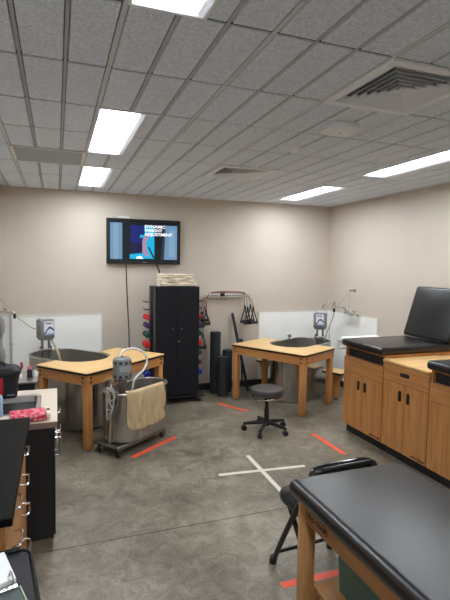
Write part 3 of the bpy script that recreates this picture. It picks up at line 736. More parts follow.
for k in range(3):
    ph = k*.7; pts = []
    for i in range(14):
        a = 2*PI*i/14; pts.append((-.43-.012*k+.008*math.cos(a*2+ph), -.055+.05*math.cos(a+ph*.4)-.015*k, .57-.02*k+(.115+.02*k)*math.sin(a)+.01*math.sin(3*a+ph)))
    m.tube(smooth_path(pts, 4, True), .0055, 8, True)
m.tube(smooth_path([(-.39, -.04, .7), (-.44, -.09, .66), (-.43, -.13, .6), (-.45, -.08, .55), (-.44, -.03, .5)], 5), .0055, 8)
m.tube(smooth_path([(-.47, .02, .62), (-.47, -.02, .655), (-.455, -.07, .63), (-.45, -.09, .53), (-.46, -.13, .5)], 5), .005, 8)
m.cyl((-.44, -.05, .56), (-.455, -.05, .56), .022, n=12)
m.build('coiled_cord', M['hose_grey'], t, 'grey coiled power cord')
# towel over the front rim of the mobile tub
rows, cols = 34, 36; G = []
for i in range(rows+1):
    row = []
    for jx in range(cols+1):
        x = -.315+.495*jx/cols
        s = -.12 + .54*i/rows
        yo = -(r+.013); zt = z1+.014
        ripple = (.016*math.sin(x*34+1.6*math.sin(s*8))+.009*math.sin(x*71+s*12))*min(1, max(0, s)/.12) + .003*math.sin(x*130+s*19)
        if s < 0: y, z = yo+.03, zt+s
        elif s < .047: a = s/.047*PI; y, z = yo+.015+.015*math.cos(a), zt+.015*math.sin(a)
        else: y, z = yo-abs(ripple)-.002, zt-(s-.047)*(1+.02*(x+.1)/.3)
        e = min(jx, cols-jx)/cols
        if i > rows*.75: # rounded lower corners
            q_ = max(0, (.15-e)/.15); z += .07*(1-math.sqrt(max(0, 1-q_*q_)))*((i-rows*.75)/(rows*.25))
        xe = x
        if x < -h:
            aa = (-h-x)/r; xe = -h-(r+.013+abs(ripple))*math.sin(aa); y = y*math.cos(aa)
        if x > h:   # follow the round end of the tub
            aa = (x-h)/r; xe = h+(r+.013+abs(ripple))*math.sin(aa); y0 = y; y = y*math.cos(aa) if s >= 0 else y0*math.cos(aa); 
        row.append(Vector((xe+.004*math.sin(s*30+x*9), y, z)))
    G.append(row)
m = MB(); m.sheet(G, .008)
o = tag(m.build('bath_towel', M['towel'], ang=80), 'tan towel hanging over the rim of the small wheeled whirlpool', 'towel'); o.location = (MC[0], MC[1], 0); o.rotation_euler = (0, 0, MA)

# ------------------------------------------------------------------ stool
t = thing('rolling_stool', 'round grey vinyl stool on a black five wheeled base', 'stool', (2.205, 4.64, 0))
m = MB(); m.lathe([(0, .425), (.16, .425), (.185, .43), (.19, .445), (.19, .475), (.182, .492), (.16, .5), (.06, .503), (0, .503)], 44); m.build('seat', M['vinyl_stool'], t)
m = MB(); m.lathe([(0, .416), (.11, .416), (.11, .4255), (0, .4255)], 24); m.build('seat_plate', M['black_metal'], t)
m = MB(); m.tube(smooth_path([(.16*math.cos(a), .16*math.sin(a), .395+.008*math.sin(3*a)) for a in [2*PI*k/12 for k in range(12)]], 4, True), .011, 10, True)
for a in (.4, 2.5, 4.6): m.tube([(.155*math.cos(a), .155*math.sin(a), .395), (.09*math.cos(a), .09*math.sin(a), .405), (.03, 0, .412)], .009, 8)
m.build('lever_ring', mat('brass_ring', (.6, .52, .42, 1), .25, 1, var=.05), t, 'shiny brass toned lever ring')
m = MB(); m.cyl((0, 0, .09), (0, 0, .27), .027, n=20); m.cyl((0, 0, .27), (0, 0, .39), .019, n=18); m.cyl((0, 0, .385), (0, 0, .418), .03, n=18); m.build('column', M['black_metal'], t)
m = MB(); m.lathe([(0, .07), (.045, .07), (.05, .09), (.04, .125), (0, .125)], 20)
st0 = math.radians(230)
for k in range(5):
    a = st0+2*PI*k/5; ux, uy = math.cos(a), math.sin(a)
    m.tube([(.03*ux, .03*uy, .105), (.12*ux, .12*uy, .098), (.22*ux, .22*uy, .085), (.26*ux, .26*uy, .08)], [.024, .022, .018, .014], 10)
m.build('base', M['black_plastic'], t)
for k in range(5):
    a = st0+2*PI*k/5
    m = MB(); x, y = .25*math.cos(a), .25*math.sin(a)
    for s in (-1, 1):
        B = Matrix.Translation((x, y, .03)) @ Matrix.Rotation(a+.9*k, 4, 'Z') @ Matrix.Translation((0, s*.012, 0)) @ Matrix.Rotation(PI/2, 4, 'X')
        m.lathe([(0, -.008), (.027, -.008), (.03, -.004), (.03, .004), (.027, .008), (0, .008)], 18, B)
    m.cyl((x, y, .03), (x, y, .082), .01, n=10)
    m.build('caster', M['black_plastic'], t)

# ------------------------------------------------------------------ tape on the floor
def strip(a, b, w, mt, label, z=.0012, grp='orange floor tape strips', name='floor_tape'):
    a, b = Vector((*a, 0)), Vector((*b, 0)); d = b-a; ang = math.atan2(d.y, d.x)
    m = MB(); n = 12; L = d.length; rnd = random.Random(int(L*1000))
    lo = [(L*k/n + (0 if 0 < k < n else (rnd.random()-.5)*.006), -w/2+(rnd.random()-.5)*.001) for k in range(n+1)]; hi = [(L*k/n, w/2+(rnd.random()-.5)*.001) for k in range(n, -1, -1)]
    m.prism(lo+hi, z-.001, z)
    o = m.build(name, mt, None, flat=True); o.location = a; o.rotation_euler = (0, 0, ang)
    return tag(o, label, 'tape', grp)
strip((2.03, 5.79), (2.285, 5.365), .052, M['tape_orange'], 'orange floor tape strip left of the stool, by the foam rollers')
strip((.665, 4.375), (1.19, 4.775), .052, M['tape_orange'], 'orange floor tape strip in front of the small wheeled whirlpool')
strip((2.665, 4.40), (2.675, 3.80), .052, M['tape_orange'], 'orange floor tape strip near the oak cabinets, right of the stool')
strip((1.21, 2.295), (1.84, 2.28), .052, M['tape_orange'], 'orange floor tape strip under the black folding chair')
strip((1.335, 3.76), (2.16, 3.69), .042, M['tape_cream'], 'cream floor tape crossing the other cream strip from left to right', .0014, 'cream tape cross on the floor')
strip((1.74, 4.07), (1.725, 3.25), .042, M['tape_cream'], 'cream floor tape running front to back in the taped cross', .0026, 'cream tape cross on the floor')

# ------------------------------------------------------------------ oak treatment cabinets along the right wall
FX = 3.04
def grip_slot(parent, p, vertical=True, L=.105):
    m = MB(); w = .019
    x = 0
    q = []
    for k in range(24):
        a = 2*PI*k/24; u, v = w*math.cos(a), w*math.sin(a)+(L/2-w)*(1 if math.sin(a) > 0 else -1)
        q.append((u, v) if vertical else (v, u))
    m.loops([[(p[0]+.0005, p[1]+u, p[2]+v) for u, v in q], [(p[0]-.004, p[1]+u, p[2]+v) for u, v in q], [(p[0]-.007, p[1]+u*.86, p[2]+v*.96) for u, v in q]], True, True)
    g_ = m.build('handle', M['black_plastic'], parent, 'black finger pull')
    m = MB(); w = .009
    if vertical: m.box((p[0]-.0085, p[1]-.014, p[2]-L/2+.008), (p[0]-.005, p[1]-.004, p[2]+L/2-.008), .0015, 1)
    else: m.box((p[0]-.0085, p[1]-L/2+.008, p[2]+.004), (p[0]-.005, p[1]+L/2-.008, p[2]+.014), .0015, 1)
    m.build('finger_lip', M['black_metal'], g_)
def cabinet(label, y0, y1, kind, back=True):
    t = thing('treatment_cabinet', label, 'cabinet', (FX, (y0+y1)/2, 0), 0, 'oak treatment cabinets on the right wall')
    w = (y1-y0)/2-.002; D = 1.085
    top = .935 if kind == 'drawer' else .985
    m = MB(); m.box((.06, -w, 0), (D, w, .1)); m.build('kickplate', M['black_plastic'], t, 'black toe kick')
    m = MB(); m.box((.02, -w, .1), (D, -w+.02, top)); m.box((.02, w-.02, .1), (D, w, top)); m.box((.02, -w+.02, .1), (D, w-.02, .12)); m.box((D-.015, -w+.02, .12), (D, w-.02, top))
    m.build('carcass', M['oak'], t)
    dt = .76 if kind == 'drawer' else .705
    for s in (-1, 1):
        a, b = sorted((s*.002, s*(w-.001)))
        m = MB(); m.box((0, a, .105), (.019, b, dt), .002, 1); d = m.build('door', M['oak'], t)
        grip_slot(d, (0, s*.055, dt-.115))
        if s < 0:
            o = text_mesh('maker_mark', 'PRO TEAM', .034, M['ink'], d, .0004); o.rotation_euler = (PI/2, 0, -PI/2); o.location = (-.0006, -w+.10, .128)
    if kind == 'drawer':
        m = MB(); m.box((0, -w+.001, dt+.004), (.019, w-.001, top-.008), .002, 1); d = m.build('drawer', M['oak_y'], t); grip_slot(d, (0, 0, (dt+top)/2+.005), False, .12)
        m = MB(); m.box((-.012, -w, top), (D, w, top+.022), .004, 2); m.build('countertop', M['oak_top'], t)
    else:
        m = MB(); m.box((0, -w+.001, dt+.004), (.019, w-.001, .868), .002, 1); m.build('rail_panel', M['oak_y'], t)
        m = MB(); m.box((.02, -w+.02, .848), (D-.015, w-.02, .868)); m.build('shelf', M['oak_y'], t)
        m = MB(); m.box((.05, -w+.021, .8685), (.06, w-.021, .9645)); m.build('cubby_shade_sheet', M['black_panel'], t, 'dark sheet for the cubby shade')  # black sheet close behind the slot, makes the open cubby look shaded
        m = MB(); m.box((.02, -w+.02, .965), (D, w-.02, .985)); m.build('top_board', M['oak_y'], t)
        m = MB(); m.box((-.045, -w-.01, .9858), (.86, w+.008, 1.063), .03, 5); m.build('cushion', M['vinyl'], t, 'black padded cushion')
        if back:
            a = math.atan2(.2, .62); R = Matrix.Translation((.825, 0, 1.07)) @ Matrix.Rotation(a, 4, 'Y')
            m = MB(); m.box((-.03, -w-.01, 0), (.045, w+.008, .60), .028, 5, M=R); br = m.build('backrest', M['vinyl'], t, 'black raised backrest')
            m = MB(); m.box((.046, -w+.03, .03), (.062, w-.03, .56), M=R); m.build('back_board', M['oak'], br)
            m = MB(); m.box((.87, -w, .9858), (D, w, 1.005), .003, 1); m.build('rear_deck', M['oak_top'], t)
    return t
cabinet('oak cabinet with black cushion and raised backrest, farthest of the right wall row', 3.73, 4.395, 'bed')
cabinet('oak cabinet with bare wooden top and a drawer, between the two cushioned ones', 3.125, 3.727, 'drawer')
cabinet('oak cabinet with a black cushion, cut off by the right edge of the photo', 2.465, 3.122, 'bed', False)
t = thing('paper_roll', 'white exam paper roll on the far side of the cushioned oak cabinet', 'paper roll', (3.02, 4.465, 1.025))
m = MB(); m.cyl((.02, 0, 0), (.52, 0, 0), .042, n=28, bev=.004); m.build('roll', M['paper'], t)
m = MB(); m.cyl((-.02, 0, 0), (.56, 0, 0), .014, n=14); m.build('dowel', M['plastic_white'], t)
m = MB(); m.box((.052, -.062, -.3), (.064, -.052, -.06)); m.box((-.016, -.062, -.09), (.064, .02, -.075)); m.box((-.016, -.02, -.09), (-.004, .02, .02), .003, 1); m.build('bracket', M['plastic_white'], t)
m = MB(); m.box((.545, -.062, -.3), (.557, -.052, -.075)); m.box((.545, -.062, -.09), (.557, .02, -.075)); m.box((.545, -.02, -.09), (.557, .02, .02), .003, 1); m.build('bracket', M['plastic_white'], t)

# wall faucet set at the right
t = thing('faucet', 'chrome two handle wall faucet on the white corner panel at right', 'faucet', (4.13, 5.80, 1.175))
m = MB(); m.cyl((-.07, -.17, 0), (-.07, .1, 0), .022, n=18, bev=.004)
for y in (-.11, .06): m.cyl((.013, y, 0), (-.07, y, 0), .018, n=16); m.cyl((.012, y, 0), (-.002, y, 0), .036, n=20)
m.build('mixer_body', M['chrome'], t)
for y in (-.14, .08):
    m = MB(); m.cyl((-.07, y, 0), (-.07, y, .045), .012, n=12); m.cyl((-.07, y, .045), (-.07, y, .058), .024, n=14); m.box((-.115, y-.009, .045), (-.025, y+.009, .057), .004, 1); m.build('handle', M['chrome'], t)
m = MB(); m.tube(smooth_path([(-.07, .0, .02), (-.08, .02, .07), (-.11, .1, .075), (-.15, .2, .07), (-.165, .235, .055)], 6), .012, 12); m.build('spout', M['chrome'], t)
m = MB(); m.cyl((-.165, .235, .0), (-.165, .235, .06), .018, n=14, bev=.003); m.build('vacuum_breaker', M['black_plastic'], t, 'black vacuum breaker')
m = MB(); m.tube(smooth_path([(-.165, .235, 0), (-.175, .25, -.09), (-.2, .31, -.25), (-.225, .36, -.40), (-.23, .37, -.43)], 6), .010, 10); m.build('hose', M['hose_tan'], t, 'pale hose hanging to the tub')
m = MB(); m.cyl((.014, -.0, .34), (-.05, .0, .34), .01, n=12); m.cyl((.029, 0, .34), (.024, 0, .34), .028, n=16); m.box((-.065, -.012, .33), (-.045, .012, .35), .004, 1)
m.tube([(-.055, 0, .335), (-.07, .0, .02)], .0022, 6); m.tube([(-.055, 0, .335), (-.15, .2, .07)], .0022, 6); m.build('stay_bracket', M['galv'], t)
t = thing('shutoff_valve', 'small chrome shutoff valve high on the wall by the right corner', 'valve', (4.159, 6.32, 1.26))
m = MB(); m.box((-.022, -.04, -.05), (-.001, .04, .05), .006, 2); m.build('cover_plate', M['chrome'], t)
m = MB(); m.tube(smooth_path([(-.02, 0, .02), (-.07, 0, .03), (-.12, .02, .03), (-.16, .05, .0), (-.175, .07, -.06)], 6), .01, 10); m.build('pipe', M['chrome'], t)

# ------------------------------------------------------------------ left corner plumbing and dispenser
t = thing('faucet', 'chrome wall faucet with a black nozzle in the left corner', 'faucet', (XL+.001, 6.2, 1.27))
m = MB(); m.cyl((.0, 0, 0), (.02, 0, 0), .035, n=18); m.cyl((.02, 0, 0), (.09, 0, 0), .02, n=16); m.box((.03, -.05, .03), (.08, .05, .045), .005, 2); m.cyl((.055, 0, 0), (.055, 0, .04), .012, n=12); m.build('valve_body', M['chrome'], t)
m = MB(); m.tube(smooth_path([(.06, 0, -.01), (.12, 0, -.02), (.16, .0, -.02), (.17, 0, -.04)], 6), .015, 12); m.build('spout', M['chrome'], t)
m = MB(); m.cyl((.17, 0, -.1), (.17, 0, -.04), .016, n=14, bev=.003); m.build('nozzle', M['black_plastic'], t, 'black nozzle')
m = MB(); m.tube([(-.555, 6.47, 1.24), (-.557, 6.47, 1.0), (-.56, 6.47, .5), (-.56, 6.47, .11)], .014, 12); m.box((-.58, 6.46, .8), (-.535, 6.504, .82)); tag(m.build('water_pipe', M['hose_grey']), 'vertical grey pipe on the white panel in the left corner', 'pipe')
m = MB(); m.tube(smooth_path([(XL+.004, 6.15, 1.44), (-.58, 6.2, 1.34), (-.47, 6.27, 1.19), (-.4, 6.28, 1.12), (-.3, 6.1, 1.07), (-.227, 5.96, 1.06)], 8), .0065, 8); _c = m.build('power_cord', M['hose_tan'], tl, 'thin cord to the left wall'); _c.matrix_local = tl_inv
prof = [(0, 1.42), (.17, 1.42), (.20, 1.40), (.215, 1.34), (.21, 1.28), (.19, 1.23), (.18, 1.19), (.185, 1.15), (.205, 1.10), (.215, 1.05), (.21, 1.0), (.185, .955), (.12, .93), (0, .93)]
t = thing('towel_dispenser', 'dark grey curved paper towel dispenser at the left photo edge', 'dispenser', (XL, 4.62, -.07))
sp_ = smooth_path([(x*.93, 0, z) for x, z in prof[1:-1]], 4)
m = MB(); L = []
for y in (-.16, -.15, .15, .16):
    k = 1 if abs(y) < .155 else .97
    L.append([(0, y, .93)] + [(v.x*k, y, v.z) for v in sp_[::-1]] + [(0, y, 1.42)])
m.loops(L, True, True); m.build('housing', mat('smoke_grey_plastic', rgb(106, 104, 102), .35), t)
m = MB(); m.box((.02, -.12, .915), (.12, .12, .93)); m.build('slot', M['black_plastic'], t)

# ------------------------------------------------------------------ left counters
# sink counter: taupe laminate top with steel sink, black base
SY0, SY1, SX = 3.045, 3.87, -.006
t = thing('sink_counter', 'beige sink counter with black base and chrome pulls on the left wall', 'counter', (XL+.013, SY0, 0))
W_ = SX-XL-.013; D_ = SY1-SY0
m = MB(); m.box((0, .015, .1), (W_-.035, D_-.01, .82)); m.build('base_cabinet', M['black_panel'], t)
m = MB(); m.box((0, 0, .1), (W_-.03, .015, .82)); m.build('end_panel', M['black_panel'], t)
m = MB(); m.box((0, .02, 0), (W_-.1, D_-.02, .1)); m.build('kickplate', M['beige_edge'], t)
sx0, sx1, sy0, sy1 = .1, W_-.125, .22, .66
m = MB()
for lo, hi in (((0, 0), (W_, sy0)), ((0, sy1), (W_, D_)), ((0, sy0), (sx0, sy1)), ((sx1, sy0), (W_, sy1))): m.box((*lo, .856), (*hi, .86))
m.build('countertop', M['beige_lam'], t, flat=True)
m = MB()
for lo, hi in (((0, 0), (W_, sy0)), ((0, sy1), (W_, D_)), ((0, sy0), (sx0, sy1)), ((sx1, sy0), (W_, sy1))): m.box((*lo, .82), (*hi, .856))
m.build('counter_edge', M['beige_edge'], t, 'taupe counter edge', flat=True)
m = MB()
def rr(x0, x1, y0, y1, z, r=.05):
    P = []
    for cx, cy, a0 in ((x1-r, y1-r, 0), (x0+r, y1-r, PI/2), (x0+r, y0+r, PI), (x1-r, y0+r, 1.5*PI)):
        P += [(cx+r*math.cos(a0+PI/2*k/6), cy+r*math.sin(a0+PI/2*k/6), z) for k in range(7)]
    return P
m.loops([rr(sx0-.018, sx1+.018, sy0-.018, sy1+.018, .861, .06), rr(sx0-.016, sx1+.016, sy0-.016, sy1+.016, .864, .06), rr(sx0+.012, sx1-.012, sy0+.012, sy1-.012, .863), rr(sx0+.016, sx1-.016, sy0+.016, sy1-.016, .85), rr(sx0+.03, sx1-.03, sy0+.03, sy1-.03, .69), rr(sx0+.06, sx1-.06, sy0+.06, sy1-.06, .68)], False, True)
s_ = m.build('sink', M['steel_x'], t); 
m = MB(); m.lathe([(0, .684), (.035, .684), (.04, .681), (0, .681)], 20, Matrix.Translation(((sx0+sx1)/2, (sy0+sy1)/2, 0))); m.build('drain', M['chrome'], s_)
def pull(parent, x, y0, y1, z, vert=False, z1=None, name='handle'):
    m = MB()
    if vert: m.tube(smooth_path([(x, y0, z), (x+.03, y0, z+.004), (x+.034, y0, z+.02), (x+.034, y0, z1-.02), (x+.03, y0, z1-.004), (x, y0, z1)], 4), .006, 8)
    else: m.tube(smooth_path([(x, y0, z), (x+.03, y0+.004, z), (x+.034, y0+.02, z), (x+.034, y1-.02, z), (x+.03, y1-.004, z), (x, y1, z)], 4), .006, 8)
    return m.build(name, M['chrome'], parent, 'chrome pull')
for k in range(2):
    a = .02+k*(D_-.04)/2; b_ = a+(D_-.04)/2-.004
    m = MB(); m.box((W_-.035, a, .68), (W_-.018, b_, .80), .002, 1); d = m.build('drawer', M['black_panel'], t); pull(d, W_-.018, (a+b_)/2-.06, (a+b_)/2+.06, .745)
    m = MB(); m.box((W_-.035, a, .11), (W_-.018, b_, .672), .002, 1); d = m.build('door', M['black_panel'], t); pull(d, W_-.018, (b_-.05) if k == 0 else a+.05, 0, .5, True, .63)
    m = MB(); m.tube([(W_-.02, a+.1, .83)]+[(W_+.02, a+.1, .826)], .006, 8) if False else None
t2 = thing('door_strap', 'pale strap hanging at the front edge of the beige sink counter', 'strap', (SX-.012, SY0+.1, .70))
m = MB(); G = [[Vector((.0+.012*math.sin(i*.25), .03*(j-1), .11-.024*i)) for j in range(3)] for i in range(6)]; m.sheet(G, .006); m.build('cloth', M['tape_cream'], t2)
m = MB(); m.box((-.006, -.02, .11), (.012, .02, .118), .002, 1); m.build('clip', M['grey_metal'], t2)

# foreground black counter with oak drawers
BY0, BY1, BXF = 1.825, 3.035, -.165
t = thing('drawer_counter', 'black topped oak drawer counter in the left foreground', 'counter', (XL+.013, BY0, 0))
W_ = BXF-XL-.013; D_ = BY1-BY0
m = MB(); m.box((0, 0, .872), (W_, D_, .905), .003, 1); m.build('countertop', M['black_lam'], t)
m = MB(); m.box((0, .02, .1), (W_-.045, D_-.01, .872)); m.build('carcass', M['oak'], t)
m = MB(); m.box((0, .03, 0), (W_-.10, D_-.02, .1)); m.build('kickplate', M['black_plastic'], t)
zs = [(.11, .36), (.365, .53), (.535, .70), (.705, .862)]
for k in range(2):
    a = .022+k*(D_-.034)/2; b_ = a+(D_-.034)/2-.004
    for z0, z1 in zs:
        m = MB(); m.box((W_-.045, a, z0), (W_-.027, b_, z1), .002, 1); d = m.build('drawer', M['oak_y'], t); pull(d, W_-.027, (a+b_)/2-.065, (a+b_)/2+.065, (z0+z1)/2+.03)

# things on the sink counter
t = thing('cooler_bag', 'black insulated bag with a red front panel on the beige sink counter', 'bag', (-.415, 3.72, .8632), .06)
m = MB()
def rb(hx, hy, z): return [(hx*math.copysign(abs(math.cos(2*PI*k/32))**.35, math.cos(2*PI*k/32)), hy*math.copysign(abs(math.sin(2*PI*k/32))**.35, math.sin(2*PI*k/32)), z) for k in range(32)]
m.loops([rb(.125, .07, 0), rb(.13, .075, .01), rb(.137, .078, .1), rb(.15, .085, .165), rb(.158, .09, .175), rb(.158, .09, .2), rb(.13, .075, .225), rb(.08, .05, .235)], True, True); m.build('body', M['nylon'], t)
m = MB(); m.box((-.13, -.0855, .03), (.04, -.074, .16), .004, 2); m.build('front_pocket', M['red'], t, 'red front pocket')
m = MB(); m.tube(smooth_path([(-.09, 0, .225), (-.05, 0, .255), (.02, 0, .258), (.06, 0, .232)], 5), .012, 8); m.build('handle', M['nylon'], t)
m = MB(); m.box((.06, -.0795, .024), (.115, -.076, .031)); m.build('badge', M['grey_metal'], t)
m = MB(); m.tube([(.15, -.01, .185), (.165, -.015, .22), (.16, -.02, .25)], .009, 8); m.build('zip_pull', M['red_plastic'], t, 'red zip pull')
t = thing('gift_box', 'red and pink patterned pack lying by the sink', 'box', (-.182, 3.13, .8652), .1)
m = MB(); m.box((-.105, -.075, 0), (.105, .075, .045), .012, 3); m.build('wrap', M['pattern'], t)
m = MB(); m.box((.1055, -.068, .003), (.135, .068, .044), .012, 3); m.build('end_tuft', M['cream_towel'], t, 'cream end')
m = MB(); m.box((.115, -.01, .0442), (.13, .02, .05), .002, 1); m.build('clasp', M['black_plastic'], t)
t = thing('spray_bottle', 'pale blue bottle at the left edge of the photo on the sink counter', 'bottle', (-.372, 3.24, .8652))
m = MB(); m.lathe([(0, 0), (.036, 0), (.038, .006), (.038, .11), (.034, .13), (.015, .15), (.014, .165), (0, .165)], 28); m.build('bottle_body', M['blue_bottle'], t)
m = MB(); m.cyl((0, 0, .165), (0, 0, .185), .016, n=16); m.build('cap', M['plastic_white'], t)

# steel cart behind the counter
t = thing('utility_cart', 'stainless utility cart between the sink counter and the left tub', 'cart', (-.32, 4.52, 0))
CW, CD, CZ = .15, .21, .82
m = MB(); m.box((-CW-.12, -CD, CZ-.02), (CW, CD, CZ), .004, 1); m.build('tray', M['steel_x'], t)
m = MB(); m.box((-CW-.11, -CD+.006, CZ-.12), (CW-.012, CD-.01, CZ-.021), .004, 1); m.build('drawer_box', M['black_panel'], t, 'dark drawer box')
m = MB(); m.box((-CW-.11, -CD+.01, .16), (CW-.01, CD-.01, .175), .003, 1); m.build('shelf', M['steel_x'], t)
for x in (-CW-.105, CW-.013):
    for y in (-CD+.012, CD-.015):
        m = MB(); m.cyl((x, y, .06), (x, y, CZ-.02), .011, n=12); m.build('leg', M['chrome'], t); caster(t, x, y, .028, .062)
def bottle(label, x, y, h, r, bm_, cm, cat='bottle'):
    t = thing('lotion_bottle', label, cat, (x, y, CZ+.0003), 0, 'bottles on the steel cart')
    m = MB(); m.lathe([(0, 0), (r, 0), (r, h*.6), (r*.6, h*.72), (r*.5, h*.75), (0, h*.75)], 20); m.build('bottle_body', bm_, t)
    m = MB(); m.lathe([(0, h*.75), (r*.75, h*.75), (r*.7, h), (0, h)], 18); m.build('cap', cm, t)
bottle('dark bottle with a pink cap on the steel cart', -.24, 4.50, .10, .022, M['black_plastic'], M['pink'])
bottle('white jar at the right end of the steel cart, beside the pink capped bottle', -.195, 4.52, .055, .024, M['plastic_white'], M['plastic_white'])
bottle('white jar on the steel cart, closest to the black bag', -.325, 4.50, .05, .024, M['plastic_white'], M['plastic_white'])

# slim bin and binder at bottom left
t = thing('trash_bin', 'slim black bin with a closed black lid in the bottom left corner of the photo', 'bin', (-.185, 1.592, 0), .13)
HX, HY, BH = .105, .2, .785
m = MB(); m.loops([rr(-HX*.78, HX*.78, -HY*.85, HY*.85, 0, .03), rr(-HX, HX, -HY, HY, BH-.01, .04), rr(-HX+.005, HX-.005, -HY+.005, HY-.005, BH-.01, .038), rr(-HX*.78+.006, HX*.78-.006, -HY*.85+.006, HY*.85-.006, .01, .03)], True, True); m.build('bin_body', M['black_plastic'], t)
m = MB(); m.tube([Vector(p) for p in rr(-HX, HX, -HY, HY, BH, .04)], .009, 8, True); m.build('rim', M['black_metal'], t)
m = MB(); L0 = rr(-HX+.004, HX-.004, -HY+.004, HY-.004, BH-.006, .038)
m.loops([L0, rr(-HX+.006, HX-.006, -HY+.006, HY-.006, BH+.004, .036), rr(-HX+.02, HX-.02, -HY+.02, HY-.02, BH+.008, .03)], True, True); lid = m.build('lid', M['nylon'], t)
m = MB(); m.box((.012, -HY+.025, BH+.0085), (.018, HY-.03, BH+.0115), .0015, 1); m.build('lid_seam', M['locker_edge'], lid, 'thin grey lid seam')
m = MB(); m.tube([(-HX+.02, HY-.012, BH+.016), (HX-.03, HY-.012, BH+.016)], .009, 10); m.build('lid_bar', M['vinyl_gloss'], t, 'glossy black bar')
t = thing('side_stand', 'low dark stand under the open binder at the bottom left', 'stand', (-.48, 1.47, 0))
m = MB(); m.box((-.165, -.2, .815), (.15, .2, .84), .004, 1); m.build('top', M['black_lam'], t)
for x in (-.14, .125):
    for y in (-.18, .18): m = MB(); m.box((x-.015, y-.015, 0), (x+.015, y+.015, .815), .002, 1); m.build('leg', M['black_metal'], t)
t = thing('ring_binder', 'open grey ring binder with white paper at the bottom left corner', 'binder', (-.365, 1.473, .8405), .3)
m = MB(); m.box((-.22, -.16, 0), (.243, .155, .006), .002, 1); m.build('cover', M['binder'], t)
m = MB(); m.box((.2435, -.16, 0), (.248, -.04, .008), .001, 1); m.build('cover_edge', M['binder_edge'], t, 'pale green cover edge')
m = MB(); m.box((-.2, -.018, .0065), (.24, .15, .022), .002, 1); m.build('paper_stack', M['paper'], t, 'white paper')
m = MB(); m.box((-.21, -.05, .0065), (.24, -.028, .014), .003, 2); sp2 = m.build('spine_plate', M['chrome'], t)
for x in (-.1, .08, .165, .225):
    m = MB(); m.tube(smooth_path([(x, -.04, .012), (x, -.045, .035), (x, -.02, .046), (x, .005, .036), (x, .004, .0225)], 5), .003, 8); m.build('ring', M['chrome'], sp2)

# ------------------------------------------------------------------ foreground treatment table
TX0, TX1, TY0, TY1, TT = 1.085, 1.79, .14, 2.03, .788
t = thing('treatment_table', 'long black padded treatment table with wooden legs in the right foreground', 'treatment table', ((TX0+TX1)/2, (TY0+TY1)/2, 0))
hx, hy = (TX1-TX0)/2, (TY1-TY0)/2
m = MB(); m.box((-hx, -hy, TT-.085), (hx, hy, TT), .04, 7); m.build('cushion', M['vinyl'], t, 'black padded top')
ax, ay = hx-.045, hy-.045
m = MB(); m.box((-ax, -ay, TT-.1), (ax, ay, TT-.0855)); m.build('deck', M['ttwood_y'], t)
zb, zt = TT-.185, TT-.1005; lw = .066
for s in (-1, 1):
    m = MB(); a, b = sorted((s*(ax-.006), s*(ax-.028))); m.box((a, -ay+lw, zb), (b, ay-lw, zt), .002, 1); o = m.build('side_rail', M['ttwood_y'], t)
    if s < 0:
        q = text_mesh('maker_mark', 'PRO TEAM', .034, M['ink'], o, .0005); q.rotation_euler = (PI/2, 0, -PI/2); q.location = (a-.0008, ay-lw-.10, (zb+zt)/2)
        m = MB(); m.tube([Vector((a-.0005, ay-lw-.10+.095*math.cos(k*PI/16), (zb+zt)/2+.03*math.sin(k*PI/16))) for k in range(32)], .0016, 6, True); m.build('mark_ring', M['ink'], o)
    m = MB(); a, b = sorted((s*(ay-.006), s*(ay-.028))); m.box((-ax+lw, a, zb), (ax-lw, b, zt), .002, 1); m.build('end_rail', M['ttwood_y'], t)
    m = MB(); a, b = sorted((s*(ay-.02), s*(ay-.05))); m.box((-ax+lw, a, .165), (ax-lw, b, .214), .003, 1); m.build('stretcher', M['ttwood_y'], t)
for sx in (-1, 1):
    for sy in (-1, 1):
        a, b = sorted((sx*ax, sx*(ax-lw))); c_, d_ = sorted((sy*ay, sy*(ay-lw)))
        m = MB(); m.box((a, c_, 0), (b, d_, TT-.1005), .005, 2); m.build('leg', M['ttwood'], t)
m = MB(); m.box((-ax+.08, -ay+.02, .215), (ax-.08, ay-.02, .238), .003, 1); m.build('shelf', M['ttwood_y'], t)
t = thing('storage_bin', 'dark teal plastic bin on the lower shelf of the treatment table', 'bin', (1.46, 1.57, .2385))
m = MB(); m.loops([rr(-.15, .15, -.32, .32, 0, .03), rr(-.165, .165, -.34, .34, .33, .035), rr(-.158, .158, -.333, .333, .33, .03), rr(-.143, .143, -.313, .313, .008, .03)], True, True); m.build('bin_body', M['teal'], t)
m = MB(); m.tube([Vector(p) for p in rr(-.168, .168, -.343, .343, .327, .035)], .006, 8, True); m.build('rim', mat('pale_teal_rim', rgb(96, 122, 114), .5), t)

# ------------------------------------------------------------------ folding chair (faces +y, back near the table)
t = thing('folding_chair', 'black padded folding chair tucked behind the treatment table', 'chair', (1.48, 2.28, 0), math.radians(3))
W = .215
for s in (-1, 1):
    m = MB(); m.tube(smooth_path([(s*W, .22, .03), (s*W, .12, .22), (s*W*.99, -.01, .45), (s*W*.97, -.15, .68), (s*W*.9, -.18, .745), (s*W*.7, -.19, .765)], 6), .0165, 12); fl = m.build('front_leg', M['black_metal'], t)
    m = MB(); m.cyl((s*W, .235, 0), (s*W, .218, .05), .024, n=14, bev=.003); m.build('foot_cap', M['black_plastic'], fl)
    m = MB(); m.tube([(s*(W-.03), -.21, .03), (s*(W-.03), -.10, .20), (s*(W-.03), .10, .43)], .015, 12); rl = m.build('rear_leg', M['black_metal'], t)
    m = MB(); m.cyl((s*(W-.03), -.222, 0), (s*(W-.03), -.206, .045), .022, n=14, bev=.003); m.build('foot_cap', M['black_plastic'], rl)
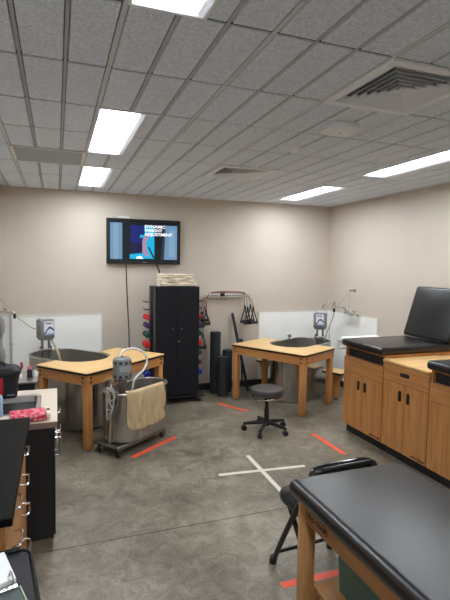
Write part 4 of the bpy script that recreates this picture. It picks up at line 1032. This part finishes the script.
m = MB(); m.tube([(-W, .185, .10), (W, .185, .10)], .012, 10); m.build('front_crossbar', M['black_metal'], t)
m = MB(); m.tube([(-W+.03, -.18, .075), (W-.03, -.18, .075)], .012, 10); m.build('rear_crossbar', M['black_metal'], t)
m = MB(); m.tube([(-W*.7, -.19, .765), (0, -.195, .77), (W*.7, -.19, .765)], .0125, 12); m.build('top_rail', M['black_metal'], t)
def pad(hx, hy, z0, z1, p=4.5, n=48):
    def lp(k, z): return [(hx*k*math.copysign(abs(math.cos(2*PI*i/n))**(2/p), math.cos(2*PI*i/n)), hy*k*math.copysign(abs(math.sin(2*PI*i/n))**(2/p), math.sin(2*PI*i/n)), z) for i in range(n)]
    return [lp(.9, z0), lp(.985, z0+.008), lp(1, (z0+z1)/2), lp(.98, z1-.01), lp(.9, z1-.002), lp(.5, z1+.004)]
m = MB(); L = pad(.22, .225, .435, .49); L = [[(x, y+.02, z) for x, y, z in l] for l in L]; m.loops(L, True, True); m.build('seat', M['vinyl_gloss'], t, 'glossy black seat pad')
R = Matrix.Translation((0, -.163, .675)) @ Matrix.Rotation(math.radians(75), 4, 'X')
m = MB(); L = [[tuple(R @ Vector(p)) for p in l] for l in pad(.222, .105, -.018, .022)]; m.loops(L, True, True); m.build('backrest', M['vinyl_gloss'], t, 'glossy black back pad')

# ------------------------------------------------------------------ camera and world
yaw, pit, rol, fpx = .349, -.073, .014, 463.513
fw = Vector((math.sin(yaw)*math.cos(pit), math.cos(yaw)*math.cos(pit), math.sin(pit)))
xx = Vector((math.cos(yaw), -math.sin(yaw), 0)); uu = xx.cross(fw)
x2 = xx*math.cos(rol)+uu*math.sin(rol); u2 = uu*math.cos(rol)-xx*math.sin(rol)
cam = bpy.data.cameras.new('camera'); co = bpy.data.objects.new('camera', cam); C.objects.link(co)
cam.sensor_fit = 'VERTICAL'; cam.sensor_height = 24; cam.sensor_width = 18; cam.lens = fpx*24/600; cam.clip_start = .02
Mx = Matrix((x2, u2, -fw)).transposed().to_4x4(); Mx.translation = (0, 0, 1.85); co.matrix_world = Mx
sc = bpy.context.scene; sc.camera = co
w = bpy.data.worlds.new('world'); sc.world = w; w.use_nodes = True
w.node_tree.nodes['Background'].inputs['Color'].default_value = (.02, .02, .02, 1)
sc.view_settings.view_transform = 'Standard'; sc.view_settings.look = 'None'; sc.view_settings.gamma = 1
sc.view_settings.use_curve_mapping = False; sc.view_settings.exposure = 1.2
